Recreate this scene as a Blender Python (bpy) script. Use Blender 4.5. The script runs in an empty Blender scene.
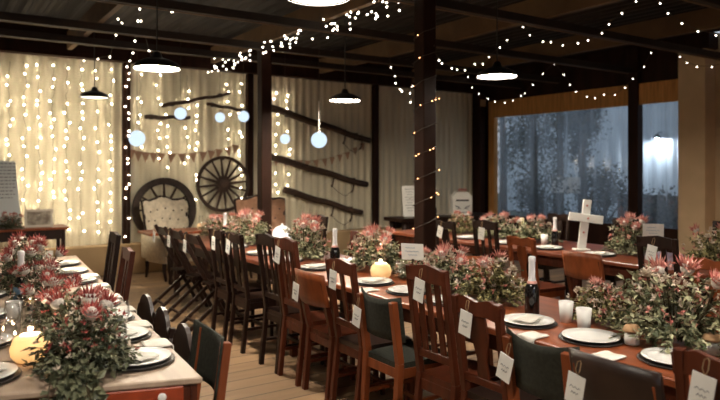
import bpy, bmesh, math, random
from mathutils import Vector, Matrix, Euler
SC = bpy.context.scene
COL = SC.collection
RN = random.Random(11)
PI = math.pi
R = math.radians
V = Vector

# ------------------------------------------------------------------ camera frame
CAMH = 1.6
FPX = 642.0
HOR = 169.0
YAW = math.atan(428.0 / 642.0)
FWD = V((math.sin(YAW), math.cos(YAW), 0))
RGT = V((math.cos(YAW), -math.sin(YAW), 0))


def P(px, py, d):
    """a point at depth d along the line of sight through a place of the photograph"""
    k = (px - 360.0) / FPX
    return V((0, 0, CAMH)) + FWD * d + RGT * (k * d) + V((0, 0, (HOR - py) / FPX * d))


def on_y(px, py, y):
    k = (px - 360.0) / FPX
    d = y / (FWD.y + RGT.y * k)
    return P(px, py, d)


def on_x(px, py, x):
    k = (px - 360.0) / FPX
    d = x / (FWD.x + RGT.x * k)
    return P(px, py, d)


# ------------------------------------------------------------------ helpers
def tag(o, label=None, cat=None, group=None, kind=None):
    if label: o['label'] = label
    if cat: o['category'] = cat
    if group: o['group'] = group
    if kind: o['kind'] = kind
    return o


def empty(name, loc=(0, 0, 0), rz=0.0, label=None, cat=None, group=None):
    o = bpy.data.objects.new(name, None)
    o.empty_display_size = 0.05
    COL.objects.link(o)
    o.location = loc
    o.rotation_euler = (0, 0, rz)
    return tag(o, label, cat, group)


def copy_tree(o, parent=None):
    c = o.copy()
    COL.objects.link(c)
    if parent is not None:
        c.parent = parent
    for ch in list(o.children):
        copy_tree(ch, c)
    return c


class MB:
    def __init__(self):
        self.bm = bmesh.new()

    def box(self, c, s, rot=None, bev=0.0, taper=1.0):
        M = Matrix.Translation(V(c))
        if rot is not None:
            M = M @ (rot.to_4x4() if isinstance(rot, Matrix) else Euler(rot).to_matrix().to_4x4())
        r = bmesh.ops.create_cube(self.bm, size=1.0)
        vs = r['verts']
        for v in vs:
            t = taper if v.co.z < 0 else 1.0
            v.co = M @ V((v.co.x * s[0] * t, v.co.y * s[1] * t, v.co.z * s[2]))
        if bev > 0:
            es = list({e for v in vs for e in v.link_edges})
            bmesh.ops.bevel(self.bm, geom=es, offset=bev, segments=1, affect='EDGES', profile=0.5)
        return self

    def span(self, a, b, bev=0.0):
        a, b = V(a), V(b)
        d = b - a
        return self.box((a + b) / 2, (abs(d.x), abs(d.y), abs(d.z)), None, bev)

    def bar(self, p0, p1, w, h, up=(0, 0, 1), bev=0.0):
        p0, p1 = V(p0), V(p1)
        z = (p1 - p0)
        L = z.length
        z.normalize()
        up = V(up)
        x = up.cross(z)
        if x.length < 1e-4:
            x = V((1, 0, 0)).cross(z)
            if x.length < 1e-4: x = V((0, 1, 0))
        x.normalize()
        y = z.cross(x)
        rot = Matrix((x, y, z)).transposed()
        return self.box((p0 + p1) / 2, (w, h, L), rot, bev)

    def tube(self, pts, r, n=8, cap=True, flat=1.0):
        pts = [V(p) for p in pts]
        if not isinstance(r, (list, tuple)): r = [r] * len(pts)
        rings = []
        px = None
        for i, p in enumerate(pts):
            t = (pts[min(i + 1, len(pts) - 1)] - pts[max(i - 1, 0)])
            if t.length < 1e-9: t = V((0, 0, 1))
            t.normalize()
            if px is None:
                a = V((0, 0, 1)) if abs(t.z) < .9 else V((1, 0, 0))
                px = a.cross(t).normalized()
            else:
                px = (px - t * px.dot(t))
                if px.length < 1e-6: px = V((1, 0, 0)).cross(t)
                px.normalize()
            py = t.cross(px)
            rings.append([self.bm.verts.new(p + (px * math.cos(2 * PI * k / n) + py * math.sin(2 * PI * k / n) * flat) * r[i]) for k in range(n)])
        for a, b in zip(rings, rings[1:]):
            for k in range(n):
                self.bm.faces.new((a[k], a[(k + 1) % n], b[(k + 1) % n], b[k]))
        if cap:
            self.bm.faces.new(list(reversed(rings[0])))
            self.bm.faces.new(rings[-1])
        return self

    def lathe(self, prof, n=20, c=(0, 0, 0), M=None, closed=False):
        c = V(c)
        rings = []
        for r, z in prof:
            if r < 1e-6:
                p = V((0, 0, z))
                rings.append([self.bm.verts.new((M @ p if M else p) + c)])
            else:
                rg = []
                for k in range(n):
                    p = V((r * math.cos(2 * PI * k / n), r * math.sin(2 * PI * k / n), z))
                    rg.append(self.bm.verts.new((M @ p if M else p) + c))
                rings.append(rg)
        pairs = list(zip(rings, rings[1:]))
        if closed: pairs.append((rings[-1], rings[0]))
        for a, b in pairs:
            for k in range(n):
                k2 = (k + 1) % n
                if len(a) == 1 and len(b) == 1: continue
                if len(a) == 1: self.bm.faces.new((a[0], b[k2], b[k]))
                elif len(b) == 1: self.bm.faces.new((a[k], a[k2], b[0]))
                else: self.bm.faces.new((a[k], a[k2], b[k2], b[k]))
        return self

    def prism(self, outline, t, M=None):
        """outline in local XY extruded by t along local Z"""
        lo = [V((x, y, -t / 2)) for x, y in outline]
        hi = [V((x, y, t / 2)) for x, y in outline]
        if M: lo, hi = [M @ p for p in lo], [M @ p for p in hi]
        lo = [self.bm.verts.new(p) for p in lo]
        hi = [self.bm.verts.new(p) for p in hi]
        n = len(lo)
        self.bm.faces.new(list(reversed(lo)))
        self.bm.faces.new(hi)
        for i in range(n):
            self.bm.faces.new((lo[i], lo[(i + 1) % n], hi[(i + 1) % n], hi[i]))
        return self

    def sphere(self, c, r, u=10, v=7, s=(1, 1, 1)):
        M = Matrix.Translation(V(c)) @ Matrix.Diagonal((r * s[0], r * s[1], r * s[2], 1))
        bmesh.ops.create_uvsphere(self.bm, u_segments=u, v_segments=v, radius=1.0, matrix=M)
        return self

    def grid(self, f, nu, nv):
        vs = [[self.bm.verts.new(f(i / nu, j / nv)) for j in range(nv + 1)] for i in range(nu + 1)]
        for i in range(nu):
            for j in range(nv):
                self.bm.faces.new((vs[i][j], vs[i + 1][j], vs[i + 1][j + 1], vs[i][j + 1]))
        return self

    def solid_grid(self, f, nu, nv, t):
        """thick sheet: f(u,v) -> (point, normal)"""
        A = [[None] * (nv + 1) for _ in range(nu + 1)]
        B = [[None] * (nv + 1) for _ in range(nu + 1)]
        for i in range(nu + 1):
            for j in range(nv + 1):
                p, nrm = f(i / nu, j / nv)
                p, nrm = V(p), V(nrm).normalized()
                A[i][j] = self.bm.verts.new(p + nrm * t / 2)
                B[i][j] = self.bm.verts.new(p - nrm * t / 2)
        nf = self.bm.faces.new
        for i in range(nu):
            for j in range(nv):
                nf((A[i][j], A[i + 1][j], A[i + 1][j + 1], A[i][j + 1]))
                nf((B[i][j], B[i][j + 1], B[i + 1][j + 1], B[i + 1][j]))
        for i in range(nu):
            nf((A[i][0], B[i][0], B[i + 1][0], A[i + 1][0]))
            nf((A[i][nv], A[i + 1][nv], B[i + 1][nv], B[i][nv]))
        for j in range(nv):
            nf((A[0][j], A[0][j + 1], B[0][j + 1], B[0][j]))
            nf((A[nu][j], B[nu][j], B[nu][j + 1], A[nu][j + 1]))
        return self

    def build(self, name, mat, parent=None, smooth=False, fix=True):
        if fix: bmesh.ops.recalc_face_normals(self.bm, faces=self.bm.faces[:])
        me = bpy.data.meshes.new(name)
        self.bm.to_mesh(me)
        self.bm.free()
        if smooth:
            for p in me.polygons: p.use_smooth = True
        me.materials.append(mat)
        o = bpy.data.objects.new(name, me)
        COL.objects.link(o)
        if parent is not None: o.parent = parent
        return o


def struct(name, mb, mat, smooth=False, fix=True):
    o = mb.build(name, mat, None, smooth, fix)
    o['kind'] = 'structure'
    return o


# ------------------------------------------------------------------ materials
def lin(c):
    return tuple(((x / 255.0) / 12.92 if x / 255.0 <= .04045 else ((x / 255.0 + .055) / 1.055) ** 2.4) for x in c)


class NT:
    def __init__(self, name):
        self.m = bpy.data.materials.new(name)
        self.m.use_nodes = True
        self.t = self.m.node_tree
        self.t.nodes.clear()
        self.out = self.n('ShaderNodeOutputMaterial')

    def n(self, typ, **kw):
        nd = self.t.nodes.new(typ)
        for k, v in kw.items():
            if k.startswith('i_'):
                nd.inputs[k[2:].replace('_', ' ')].default_value = v
            else:
                setattr(nd, k, v)
        return nd

    def l(self, a, ao, b, bi):
        self.t.links.new(a.outputs[ao], b.inputs[bi])


def mat(name, col, rough=.6, var=.25, scale=8.0, stretch=(1, 1, 1), metal=0.0, bump=0.0, col2=None, spec=.4, coat=0.0, islands=False, sss=0.0):
    T = NT(name)
    b = T.n('ShaderNodeBsdfPrincipled')
    b.inputs['Roughness'].default_value = rough
    b.inputs['Metallic'].default_value = metal
    b.inputs['Specular IOR Level'].default_value = spec
    if coat: b.inputs['Coat Weight'].default_value = coat
    if sss:
        b.inputs['Subsurface Weight'].default_value = sss
        b.inputs['Subsurface Radius'].default_value = (.02, .012, .006)
    c1 = tuple(col) + (1,)
    c2 = tuple(col2) + (1,) if col2 else tuple(x * (1 - var) for x in col) + (1,)
    tc = T.n('ShaderNodeTexCoord')
    mp = T.n('ShaderNodeMapping')
    mp.inputs['Scale'].default_value = stretch
    T.l(tc, 'Object', mp, 'Vector')
    nz = T.n('ShaderNodeTexNoise')
    nz.inputs['Scale'].default_value = scale
    nz.inputs['Detail'].default_value = 4
    T.l(mp, 'Vector', nz, 'Vector')
    ramp = T.n('ShaderNodeValToRGB')
    ramp.color_ramp.elements[0].position = .35
    ramp.color_ramp.elements[0].color = c2
    ramp.color_ramp.elements[1].position = .65
    ramp.color_ramp.elements[1].color = c1
    if islands:
        g = T.n('ShaderNodeNewGeometry')
        ramp.color_ramp.elements[0].position = .1
        ramp.color_ramp.elements[1].position = .95
        T.l(g, 'Random Per Island', ramp, 'Fac')
    else:
        T.l(nz, 'Fac', ramp, 'Fac')
    T.l(ramp, 'Color', b, 'Base Color')
    if bump:
        bp = T.n('ShaderNodeBump')
        bp.inputs['Strength'].default_value = bump
        bp.inputs['Distance'].default_value = .01
        T.l(nz, 'Fac', bp, 'Height')
        T.l(bp, 'Normal', b, 'Normal')
    T.l(b, 'BSDF', T.out, 'Surface')
    return T.m


def emit(name, col, s):
    T = NT(name)
    e = T.n('ShaderNodeEmission')
    e.inputs['Color'].default_value = tuple(col) + (1,)
    e.inputs['Strength'].default_value = s
    T.l(e, 'Emission', T.out, 'Surface')
    return T.m


def glass_mat(name, tint=(1, 1, 1), refl=.09, rough=.03):
    T = NT(name)
    tr = T.n('ShaderNodeBsdfTransparent')
    tr.inputs['Color'].default_value = tuple(tint) + (1,)
    gl = T.n('ShaderNodeBsdfGlossy')
    gl.inputs['Roughness'].default_value = rough
    lw = T.n('ShaderNodeLayerWeight')
    lw.inputs['Blend'].default_value = .25
    mr = T.n('ShaderNodeMapRange')
    mr.inputs['To Min'].default_value = refl * .35
    mr.inputs['To Max'].default_value = min(1, refl * 4)
    T.l(lw, 'Fresnel', mr, 'Value')
    mx = T.n('ShaderNodeMixShader')
    T.l(mr, 'Result', mx, 'Fac')
    T.l(tr, 'BSDF', mx, 1)
    T.l(gl, 'BSDF', mx, 2)
    T.l(mx, 'Shader', T.out, 'Surface')
    return T.m


def translucent(name, col, mix=.55, rough=.5):
    T = NT(name)
    d = T.n('ShaderNodeBsdfDiffuse')
    d.inputs['Color'].default_value = tuple(col) + (1,)
    t = T.n('ShaderNodeBsdfTranslucent')
    t.inputs['Color'].default_value = tuple(col) + (1,)
    mx = T.n('ShaderNodeMixShader')
    mx.inputs['Fac'].default_value = mix
    T.l(d, 'BSDF', mx, 1)
    T.l(t, 'BSDF', mx, 2)
    T.l(mx, 'Shader', T.out, 'Surface')
    return T.m


def wood_floor():
    T = NT('worn_floor')
    b = T.n('ShaderNodeBsdfPrincipled')
    tc = T.n('ShaderNodeTexCoord')
    mp = T.n('ShaderNodeMapping')
    T.l(tc, 'Object', mp, 'Vector')
    br = T.n('ShaderNodeTexBrick')
    br.offset = .5
    br.inputs['Scale'].default_value = 1.0
    br.inputs['Brick Width'].default_value = 2.4
    br.inputs['Row Height'].default_value = .19
    br.inputs['Mortar Size'].default_value = .006
    br.inputs['Color1'].default_value = lin((152, 122, 90)) + (1,)
    br.inputs['Color2'].default_value = lin((126, 100, 74)) + (1,)
    br.inputs['Mortar'].default_value = lin((66, 46, 30)) + (1,)
    T.l(mp, 'Vector', br, 'Vector')
    nz = T.n('ShaderNodeTexNoise')
    nz.inputs['Scale'].default_value = 3.0
    nz.inputs['Detail'].default_value = 6
    m2 = T.n('ShaderNodeMapping')
    m2.inputs['Scale'].default_value = (.5, 3, 1)
    T.l(tc, 'Object', m2, 'Vector')
    T.l(m2, 'Vector', nz, 'Vector')
    mx = T.n('ShaderNodeMix', data_type='RGBA', blend_type='MULTIPLY')
    mx.inputs['Factor'].default_value = .6
    cr = T.n('ShaderNodeValToRGB')
    cr.color_ramp.elements[0].position = .3
    cr.color_ramp.elements[0].color = (.5, .45, .4, 1)
    cr.color_ramp.elements[1].position = .7
    cr.color_ramp.elements[1].color = (1, 1, 1, 1)
    T.l(nz, 'Fac', cr, 'Fac')
    T.l(br, 'Color', mx, 'A')
    T.l(cr, 'Color', mx, 'B')
    T.l(mx, 'Result', b, 'Base Color')
    b.inputs['Roughness'].default_value = .55
    T.l(b, 'BSDF', T.out, 'Surface')
    return T.m


def pvc_mat():
    """clear weather-blind plastic: mostly see-through, hazed in vertical creases"""
    T = NT('hazy_clear_plastic')
    tc = T.n('ShaderNodeTexCoord')
    mp = T.n('ShaderNodeMapping')
    mp.inputs['Scale'].default_value = (1, 5.0, .35)
    T.l(tc, 'Object', mp, 'Vector')
    nz = T.n('ShaderNodeTexNoise')
    nz.inputs['Scale'].default_value = 1.6
    nz.inputs['Detail'].default_value = 5
    T.l(mp, 'Vector', nz, 'Vector')
    mr = T.n('ShaderNodeMapRange')
    mr.inputs['From Min'].default_value = .35
    mr.inputs['From Max'].default_value = .7
    mr.inputs['To Min'].default_value = .08
    mr.inputs['To Max'].default_value = .34
    T.l(nz, 'Fac', mr, 'Value')
    tr = T.n('ShaderNodeBsdfTransparent')
    tl = T.n('ShaderNodeBsdfTranslucent')
    tl.inputs['Color'].default_value = (.75, .8, .85, 1)
    gl = T.n('ShaderNodeBsdfGlossy')
    gl.inputs['Roughness'].default_value = .12
    m1 = T.n('ShaderNodeMixShader')
    T.l(mr, 'Result', m1, 'Fac')
    T.l(tr, 'BSDF', m1, 1)
    T.l(tl, 'BSDF', m1, 2)
    m2 = T.n('ShaderNodeMixShader')
    m2.inputs['Fac'].default_value = .05
    T.l(m1, 'Shader', m2, 1)
    T.l(gl, 'BSDF', m2, 2)
    T.l(m2, 'Shader', T.out, 'Surface')
    return T.m


M = {}
M['floor'] = wood_floor()
M['sheet'] = mat('cream_corrugated_sheet', lin((222, 212, 186)), .5, .18, 2.0, (1, 1, .25), spec=.3)
M['roof'] = mat('dark_roof_sheet', lin((40, 31, 25)), .7, .3, 1.5)
M['beam'] = mat('dark_beam_timber', lin((44, 32, 24)), .65, .4, 3.0, (1, 1, 1))
M['post'] = mat('dark_post_timber', lin((48, 27, 18)), .6, .4, 3.0, (2, 2, .4), spec=.12)
M['plinth'] = mat('tan_plaster', lin((168, 140, 104)), .8, .15, 3)
M['column'] = mat('beige_plaster', lin((206, 176, 140)), .8, .1, 3)
M['fascia'] = mat('ochre_reed_panel', lin((206, 146, 82)), .7, .35, 3.0, (1, 9, .6))
M['pvc'] = pvc_mat()
M['red'] = mat('red_brown_wood', lin((86, 40, 22)), .42, .45, 5, (3, 3, .5), spec=.25)
M['dark'] = mat('dark_brown_wood', lin((40, 23, 16)), .45, .45, 5, (3, 3, .5), spec=.22)
M['orange'] = mat('orange_brown_wood', lin((136, 70, 36)), .42, .4, 5, (3, 3, .5), spec=.3)
M['tabletop'] = mat('varnished_orange_tabletop', lin((152, 80, 46)), .32, .35, 3.5, (4, .4, 1), spec=.5)
M['darktop'] = mat('dark_varnished_tabletop', lin((118, 60, 38)), .35, .35, 3.5, (4, .4, 1), spec=.5)
M['drawer'] = mat('orange_red_drawer_wood', lin((160, 66, 34)), .4, .35, 5, (3, 3, .5), spec=.4)
M['paletop'] = mat('pale_worn_tabletop', lin((176, 154, 134)), .5, .25, 3.5, (4, .4, 1), spec=.4)
M['linen'] = mat('white_cloth', lin((222, 216, 206)), .85, .06, 12)
M['china'] = mat('white_glazed_china', lin((228, 226, 222)), .25, .03, 5, spec=.5)
M['charger'] = mat('dark_slate_charger', lin((54, 46, 42)), .45, .3, 10)
M['card'] = mat('white_card', lin((226, 224, 218)), .8, .05, 20)
M['ink'] = mat('grey_ink', lin((120, 122, 126)), .8, .1)
M['blackink'] = mat('black_ink', lin((40, 38, 38)), .8, .1)
M['string'] = mat('jute_string', lin((150, 124, 92)), .9, .2)
M['canvas'] = mat('dark_green_canvas', lin((46, 47, 38)), .9, .4, 60, bump=.15)
M['leather'] = mat('dark_brown_leather', lin((52, 36, 30)), .4, .4, 9, bump=.1)
M['leaf'] = mat('grey_green_leaf', lin((186, 184, 148)), .5, col2=lin((62, 70, 44)), islands=True, spec=.3)
M['leaf2'] = mat('olive_leaf', lin((178, 168, 118)), .5, col2=lin((62, 64, 34)), islands=True, spec=.3)
M['leafdark'] = mat('dark_grey_green_leaf', lin((128, 130, 102)), .5, col2=lin((38, 44, 28)), islands=True, spec=.3)
M['rafter'] = mat('fairy_lit_tan_timber', lin((104, 78, 50)), .65, .35, 3.0)  # lighter tan: fairy-light glow on the timber put into its colour
M['whitefrost'] = translucent('white_frosted_shade', (.92, .92, .92), .6)
M['stem'] = mat('woody_stem', lin((78, 66, 44)), .8, .3)
M['pink'] = mat('dusty_pink_petal', lin((226, 172, 156)), .6, col2=lin((176, 98, 92)), islands=True)
M['redpetal'] = mat('coral_red_petal', lin((196, 112, 102)), .6, col2=lin((140, 54, 52)), islands=True)
M['white_petal'] = mat('white_petal', lin((226, 214, 198)), .7, col2=lin((176, 156, 136)), islands=True)
M['fuzz'] = mat('silvery_flower_centre', lin((216, 206, 196)), .9, .35, 60, bump=.4)
M['bottle'] = mat('near_black_bottle_glass', lin((22, 20, 20)), .08, .1, spec=.6)
M['foil'] = mat('white_foil', lin((224, 222, 224)), .35, .06, 20, spec=.5)
M['foilpink'] = mat('pink_foil_band', lin((206, 150, 140)), .4, .1)
M['blue'] = mat('pale_blue_label', lin((112, 142, 168)), .6, .15, 20)
M['glass'] = glass_mat('clear_glass')
M['wax'] = mat('cream_wax', lin((240, 226, 200)), .5, .03, 5, sss=.4)
M['frost'] = translucent('frosted_candle_glass', lin((250, 236, 212)), .7)
M['black'] = mat('black_enamel', lin((34, 30, 28)), .35, .2)
M['metal'] = mat('rusty_iron', lin((58, 46, 40)), .5, .4, 12, metal=.6)
M['oldwood'] = mat('weathered_dark_wood', lin((70, 50, 38)), .75, .45, 6, bump=.2)
M['uph'] = mat('cream_upholstery', lin((220, 206, 182)), .85, .2, 22)
M['uphb'] = mat('rosy_brown_upholstery', lin((150, 112, 88)), .8, .2, 30)
M['bunting'] = mat('faded_bunting_cloth', lin((178, 142, 118)), .9, .3, 4)
M['kraft'] = mat('kraft_paper', lin((184, 146, 108)), .85, .15)
M['wire'] = mat('thin_brown_wire', lin((70, 60, 50)), .6, .1)
M['picture'] = mat('faded_picture_print', lin((176, 166, 150)), .7, col2=lin((120, 108, 96)), scale=14)
M['greyboard'] = mat('pale_grey_board', lin((196, 200, 202)), .7, .06, 3)
M['frame'] = mat('white_painted_frame', lin((200, 190, 176)), .6, .1)
M['warm_bulb'] = emit('warm_fairy_bulb', (1.0, .86, .62), 64)
M['cool_bulb'] = emit('neutral_fairy_bulb', (1.0, .88, .70), 9)
M['amber_bulb'] = emit('amber_fairy_bulb', (1.0, .42, .16), 5)
M['lamp'] = emit('pendant_diffuser', (1.0, .90, .76), 52)
M['lampright'] = emit('right_pendant_diffuser', (1.0, .90, .74), 85)
M['lampdim'] = emit('dim_pendant_diffuser', (1.0, .86, .62), 2.5)
M['lampside'] = emit('side_pendant_diffuser', (1.0, .88, .70), 150)
M['globe'] = emit('blue_white_globe', (.68, .83, 1.0), .55)
M['flame'] = emit('candle_flame', (1.0, .66, .30), 40)
M['grass'] = mat('dusk_grass', lin((74, 82, 62)), .9, .4, 2)
M['brick'] = mat('red_brown_wall', lin((120, 76, 58)), .85, .35, 4)
M['shed'] = mat('pale_blue_sheet', lin((206, 218, 228)), .6, .15, 1.2, (1, 1, .2))
M['tree'] = mat('outdoor_leaf', lin((60, 68, 48)), .7, col2=lin((22, 28, 18)), islands=True)
M['bark'] = mat('bark', lin((70, 58, 46)), .9, .4, 8)
# ------------------------------------------------------------------ the setting
WY = 10.35      # back wall plane
WX = 10.1     # right side plane
X0, Y0 = -2.6, -2.8

struct('floor', MB().span((X0 - .1, Y0, -.12), (WX + .2, WY + .1, 0)), M['floor'])


def corrugated(a0, a1, z0, z1, pitch, amp, fn, t=.006):
    """ribbed sheet running along one axis; fn(s, off, z) -> (point, normal)"""
    n = int((a1 - a0) / pitch * 8)
    prof = []
    for i in range(n + 1):
        s = a0 + (a1 - a0) * i / n
        ph = (s / pitch) % 1.0
        tri = abs(ph * 2 - 1)
        w = min(1, max(0, (tri - .30) / .40))
        prof.append((s, amp * (w - .5) * 2))
    mb = MB()

    def f(u, v):
        i = int(round(u * n))
        s, o = prof[i]
        return fn(s, o, z0 + (z1 - z0) * v)
    return mb.solid_grid(f, n, 1, t)


struct('wall_back', corrugated(X0, WX, .0, 3.72, .15, .016, lambda s, o, z: ((s, WY + o, z), (0, -1, 0))), M['sheet'])
struct('wall_left', corrugated(Y0, WY, .0, 3.72, .15, .016, lambda s, o, z: ((X0 - .03 + o, s, z), (1, 0, 0))), M['sheet'])
struct('ceiling', corrugated(X0, WX + .1, 0, 1, .19, .018, lambda s, o, z: ((s, Y0 + (WY - Y0) * z, 3.76 + o), (0, 0, -1))), M['roof'])
struct('trim_1', MB().span((X0, 10.08, 0), (WX - .02, WY - .025, .45), .012), M['plinth'])

nw = MB()
nw.span((X0, Y0 - .12, 0), (-1.2, Y0, 3.74)).span((3.2, Y0 - .12, 0), (10.3, Y0, 3.74)).span((-1.2, Y0 - .12, 2.7), (3.2, Y0, 3.74))
struct('wall_near', nw, M['column'])

# ceiling timbers: rafters along the tables, beams along the back wall
RAFT = (-.45, 1.67, 3.85, 5.9, 8.05)
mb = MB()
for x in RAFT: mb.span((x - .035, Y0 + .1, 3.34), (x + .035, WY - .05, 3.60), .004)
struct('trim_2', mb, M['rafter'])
mb = MB()
for y in (-1.0, .6, 2.0, 3.4, 5.0, 6.6, 8.1, 9.05):
    mb.span((X0, y - .035, 3.245), (WX - .1, y + .035, 3.335), .004)
struct('trim_3', mb, M['beam'])
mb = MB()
for y in (3.4, 5.0, 6.6, 8.1, 9.05): mb.span((X0, y + .036, 3.24), (WX - .1, y + .062, 3.268))  # added pale strips that paint the lit lower edges of the beams
struct('lit_edge_strip', mb, M['rafter'])
struct('trim_4', MB().span((X0, WY - .2, 3.24), (WX - .1, WY - .04, 3.68), .006), M['post'])

# back-wall uprights
mb = MB()
for px in (126.5, 250, 376):
    x = on_y(px, 160, WY - .1).x
    mb.span((x - .055, WY - .13, .45), (x + .055, WY - .025, 3.24), .006)
mb.span((WX - .3, WY - .3, 0), (WX - .14, WY - .06, 3.24), .006)
struct('trim_5', mb, M['post'])

# window side
CY0, CY1 = on_x(705, 100, 10.0).y, on_x(678, 100, 10.0).y      # the plastered wall end right of the windows
PY0, PY1 = on_x(639, 100, WX - .05).y, on_x(629, 100, WX - .05).y
struct('wall_right', MB().span((WX, CY1, 0), (WX + .12, WY + .1, .62)).span((WX + .001, WY - .32, .62), (WX + .119, WY + .1, 3.06)).span((WX, CY1, 3.06), (WX + .12, WY + .1, 3.74)).span((10.02, CY0 - .05, 3.485), (10.35, CY1 - .001, 3.74)), M['post'])
struct('trim_6', MB().span((WX - .05, CY1 + .01, 2.70), (WX - .005, WY - .3, 3.06), .005), M['fascia'])
struct('trim_7', MB().span((WX - .06, WY - .48, 0), (WX + .05, WY - .31, 2.70), .005), M['fascia'])
struct('window_1', MB().solid_grid(lambda u, v: ((WX + .04 + .012 * math.sin(u * 60), PY1 + u * (WY - .49 - PY1), 0.62 + v * 2.13), (1, 0, 0)), 60, 2, .004), M['pvc'], True)
struct('window_2', MB().solid_grid(lambda u, v: ((WX + .04 + .008 * math.sin(u * 15), CY1 + .01 + u * (PY0 - CY1 - .01), 0.62 + v * 2.13), (1, 0, 0)), 20, 2, .004), M['pvc'], True)
struct('trim_8', MB().span((WX - .09, PY0, 0), (WX + .07, PY1, 3.7), .006), M['post'])
struct('wall_window_end', MB().span((10.0, CY0, 0), (10.6, CY1, 3.48), .004), M['column'])
struct('wall_front', MB().span((10.3, Y0, 0), (10.42, CY0, 3.74)), M['column'])

# ------------------------------------------------------------------ posts
PX = 3.85
Q1, Q2 = on_x(264.5, 100, PX).y, on_x(425, 100, PX).y
p1 = V((PX, Q1, 0))
p2 = V((PX, Q2, 0))
for p, lab, w in ((p1, 'dark square timber post beside the rosy brown armchair, without wrapped lights', .155), (p2, 'dark square timber post wound with a light string, behind the flowers', .150)):
    r = empty('support_post', p, 0, lab, 'post', 'timber support posts')
    MB().span((-w / 2, -w / 2, 0), (w / 2, w / 2, 3.335), .008).build('shaft', M['post'], r)
    MB().span((-w / 2 - .01, -w / 2 - .01, 0), (w / 2 + .01, w / 2 + .01, .06), .008).build('base', M['metal'], r)


# ------------------------------------------------------------------ chairs (front towards local +X)
def leg_chain(pts, w, d):
    mb = MB()
    for a, b in zip(pts, pts[1:]): mb.bar(a, b, w, d, (1, 0, 0), .003)
    return mb


def seat_mb(w, h, t=.035):
    o = [(-.19, -w * .44), (-.19, w * .44), (.20, w * .5), (.225, w * .3), (.225, -w * .3), (.20, -w * .5)]
    return MB().prism(o, t, Matrix.Translation((0, 0, h - t / 2)))


def base(r, w, sh, m, top, lean=.06, splay=.04, fm=None, lw=.036, rear_m=None):
    hw = w / 2 - lw / 2
    for s in (1, -1):
        leg_chain([(-.185 - splay, s * hw, 0), (-.185, s * hw, sh), (-.185 - lean, s * hw, top)], lw, lw).build('leg', rear_m or m, r)
    for s in (1, -1):
        MB().box((.18, s * hw * .95, (sh - .03) / 2), (lw, lw, sh - .03), None, .003, .8).build('leg', m, r)
    a = MB()
    for s in (1, -1): a.span((-.17, s * hw - .011, sh - .09), (.17, s * hw + .011, sh - .033))
    a.span((.169, -hw, sh - .09), (.191, hw, sh - .033)).span((-.196, -hw, sh - .09), (-.174, hw, sh - .033))
    a.build('seat_frame', m, r)
    seat_mb(w, sh).build('seat', fm or m, r)
    t = MB()
    for s in (1, -1): t.bar((-.205, s * hw * .98, .20), (.18, s * hw * .96, .20), .022, .022)
    t.bar((-.01, -hw, .20), (-.01, hw, .20), .022, .022)
    t.build('stretcher', m, r)
    return hw


def back_x(z, sh, top, lean): return -.185 - lean * (z - sh) / (top - sh)


def tall_chair(m, fm, top=1.07, n=3):
    r = empty('dining_chair')
    w, sh, lean = .33, .46, .08
    hw = base(r, w, sh, m, top, lean, .05, fm)
    crest = [(-hw - .01, -.05), (hw + .01, -.05), (hw + .02, .02), (hw * .5, .035), (0, .045), (-hw * .5, .035), (-hw - .02, .02)]
    Mx = Matrix.Translation((back_x(top - .03, sh, top, lean), 0, top - .03)) @ Matrix(((0, 0, 1, 0), (1, 0, 0, 0), (0, 1, 0, 0), (0, 0, 0, 1)))
    MB().prism(crest, .03, Mx).build('crest_rail', m, r)
    z0 = sh + .12
    MB().bar((back_x(z0, sh, top, lean), -hw, z0), (back_x(z0, sh, top, lean), hw, z0), .045, .022, (1, 0, 0), .003).build('back_rail', m, r)
    for i in range(n):
        y = (i - (n - 1) / 2) * (hw * 2 / (n + 1))
        MB().bar((back_x(z0, sh, top, lean), y, z0), (back_x(top - .06, sh, top, lean), y, top - .06), .042 if n < 4 else .03, .012, (1, 0, 0), .002).build('slat', m, r)
    return r, top, lean, sh, w


def splat_chair(m, fm, top=.96):
    r = empty('dining_chair')
    w, sh, lean = .33, .46, .07
    hw = base(r, w, sh, m, top, lean, .05, fm)
    Mx = Matrix.Translation((back_x(top - .05, sh, top, lean), 0, top - .05)) @ Matrix(((0, 0, 1, 0), (1, 0, 0, 0), (0, 1, 0, 0), (0, 0, 0, 1)))
    crest = [(-hw - .02, -.045), (-hw * .5, -.03), (0, -.035), (hw * .5, -.03), (hw + .02, -.045), (hw + .03, .03), (hw * .6, .055), (0, .035), (-hw * .6, .055), (-hw - .03, .03)]
    MB().prism(crest, .026, Mx).build('crest_rail', m, r)
    z0 = sh + .08
    MB().bar((back_x(z0, sh, top, lean), -hw, z0), (back_x(z0, sh, top, lean), hw, z0), .04, .022, (1, 0, 0), .003).build('back_rail', m, r)
    zz = top - .085
    H = zz - z0
    sp = [(-.04, 0), (.04, 0), (.03, H * .35), (.06, H * .72), (.05, H), (-.05, H), (-.06, H * .72), (-.03, H * .35)]
    tilt = math.atan(lean / (top - sh))
    Mx = Matrix.Translation((back_x(z0, sh, top, lean), 0, z0)) @ Matrix.Rotation(-tilt, 4, 'Y') @ Matrix(((0, 0, 1, 0), (1, 0, 0, 0), (0, 1, 0, 0), (0, 0, 0, 1)))
    MB().prism(sp, .012, Mx).build('splat', m, r)
    return r, top, lean, sh, w


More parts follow.
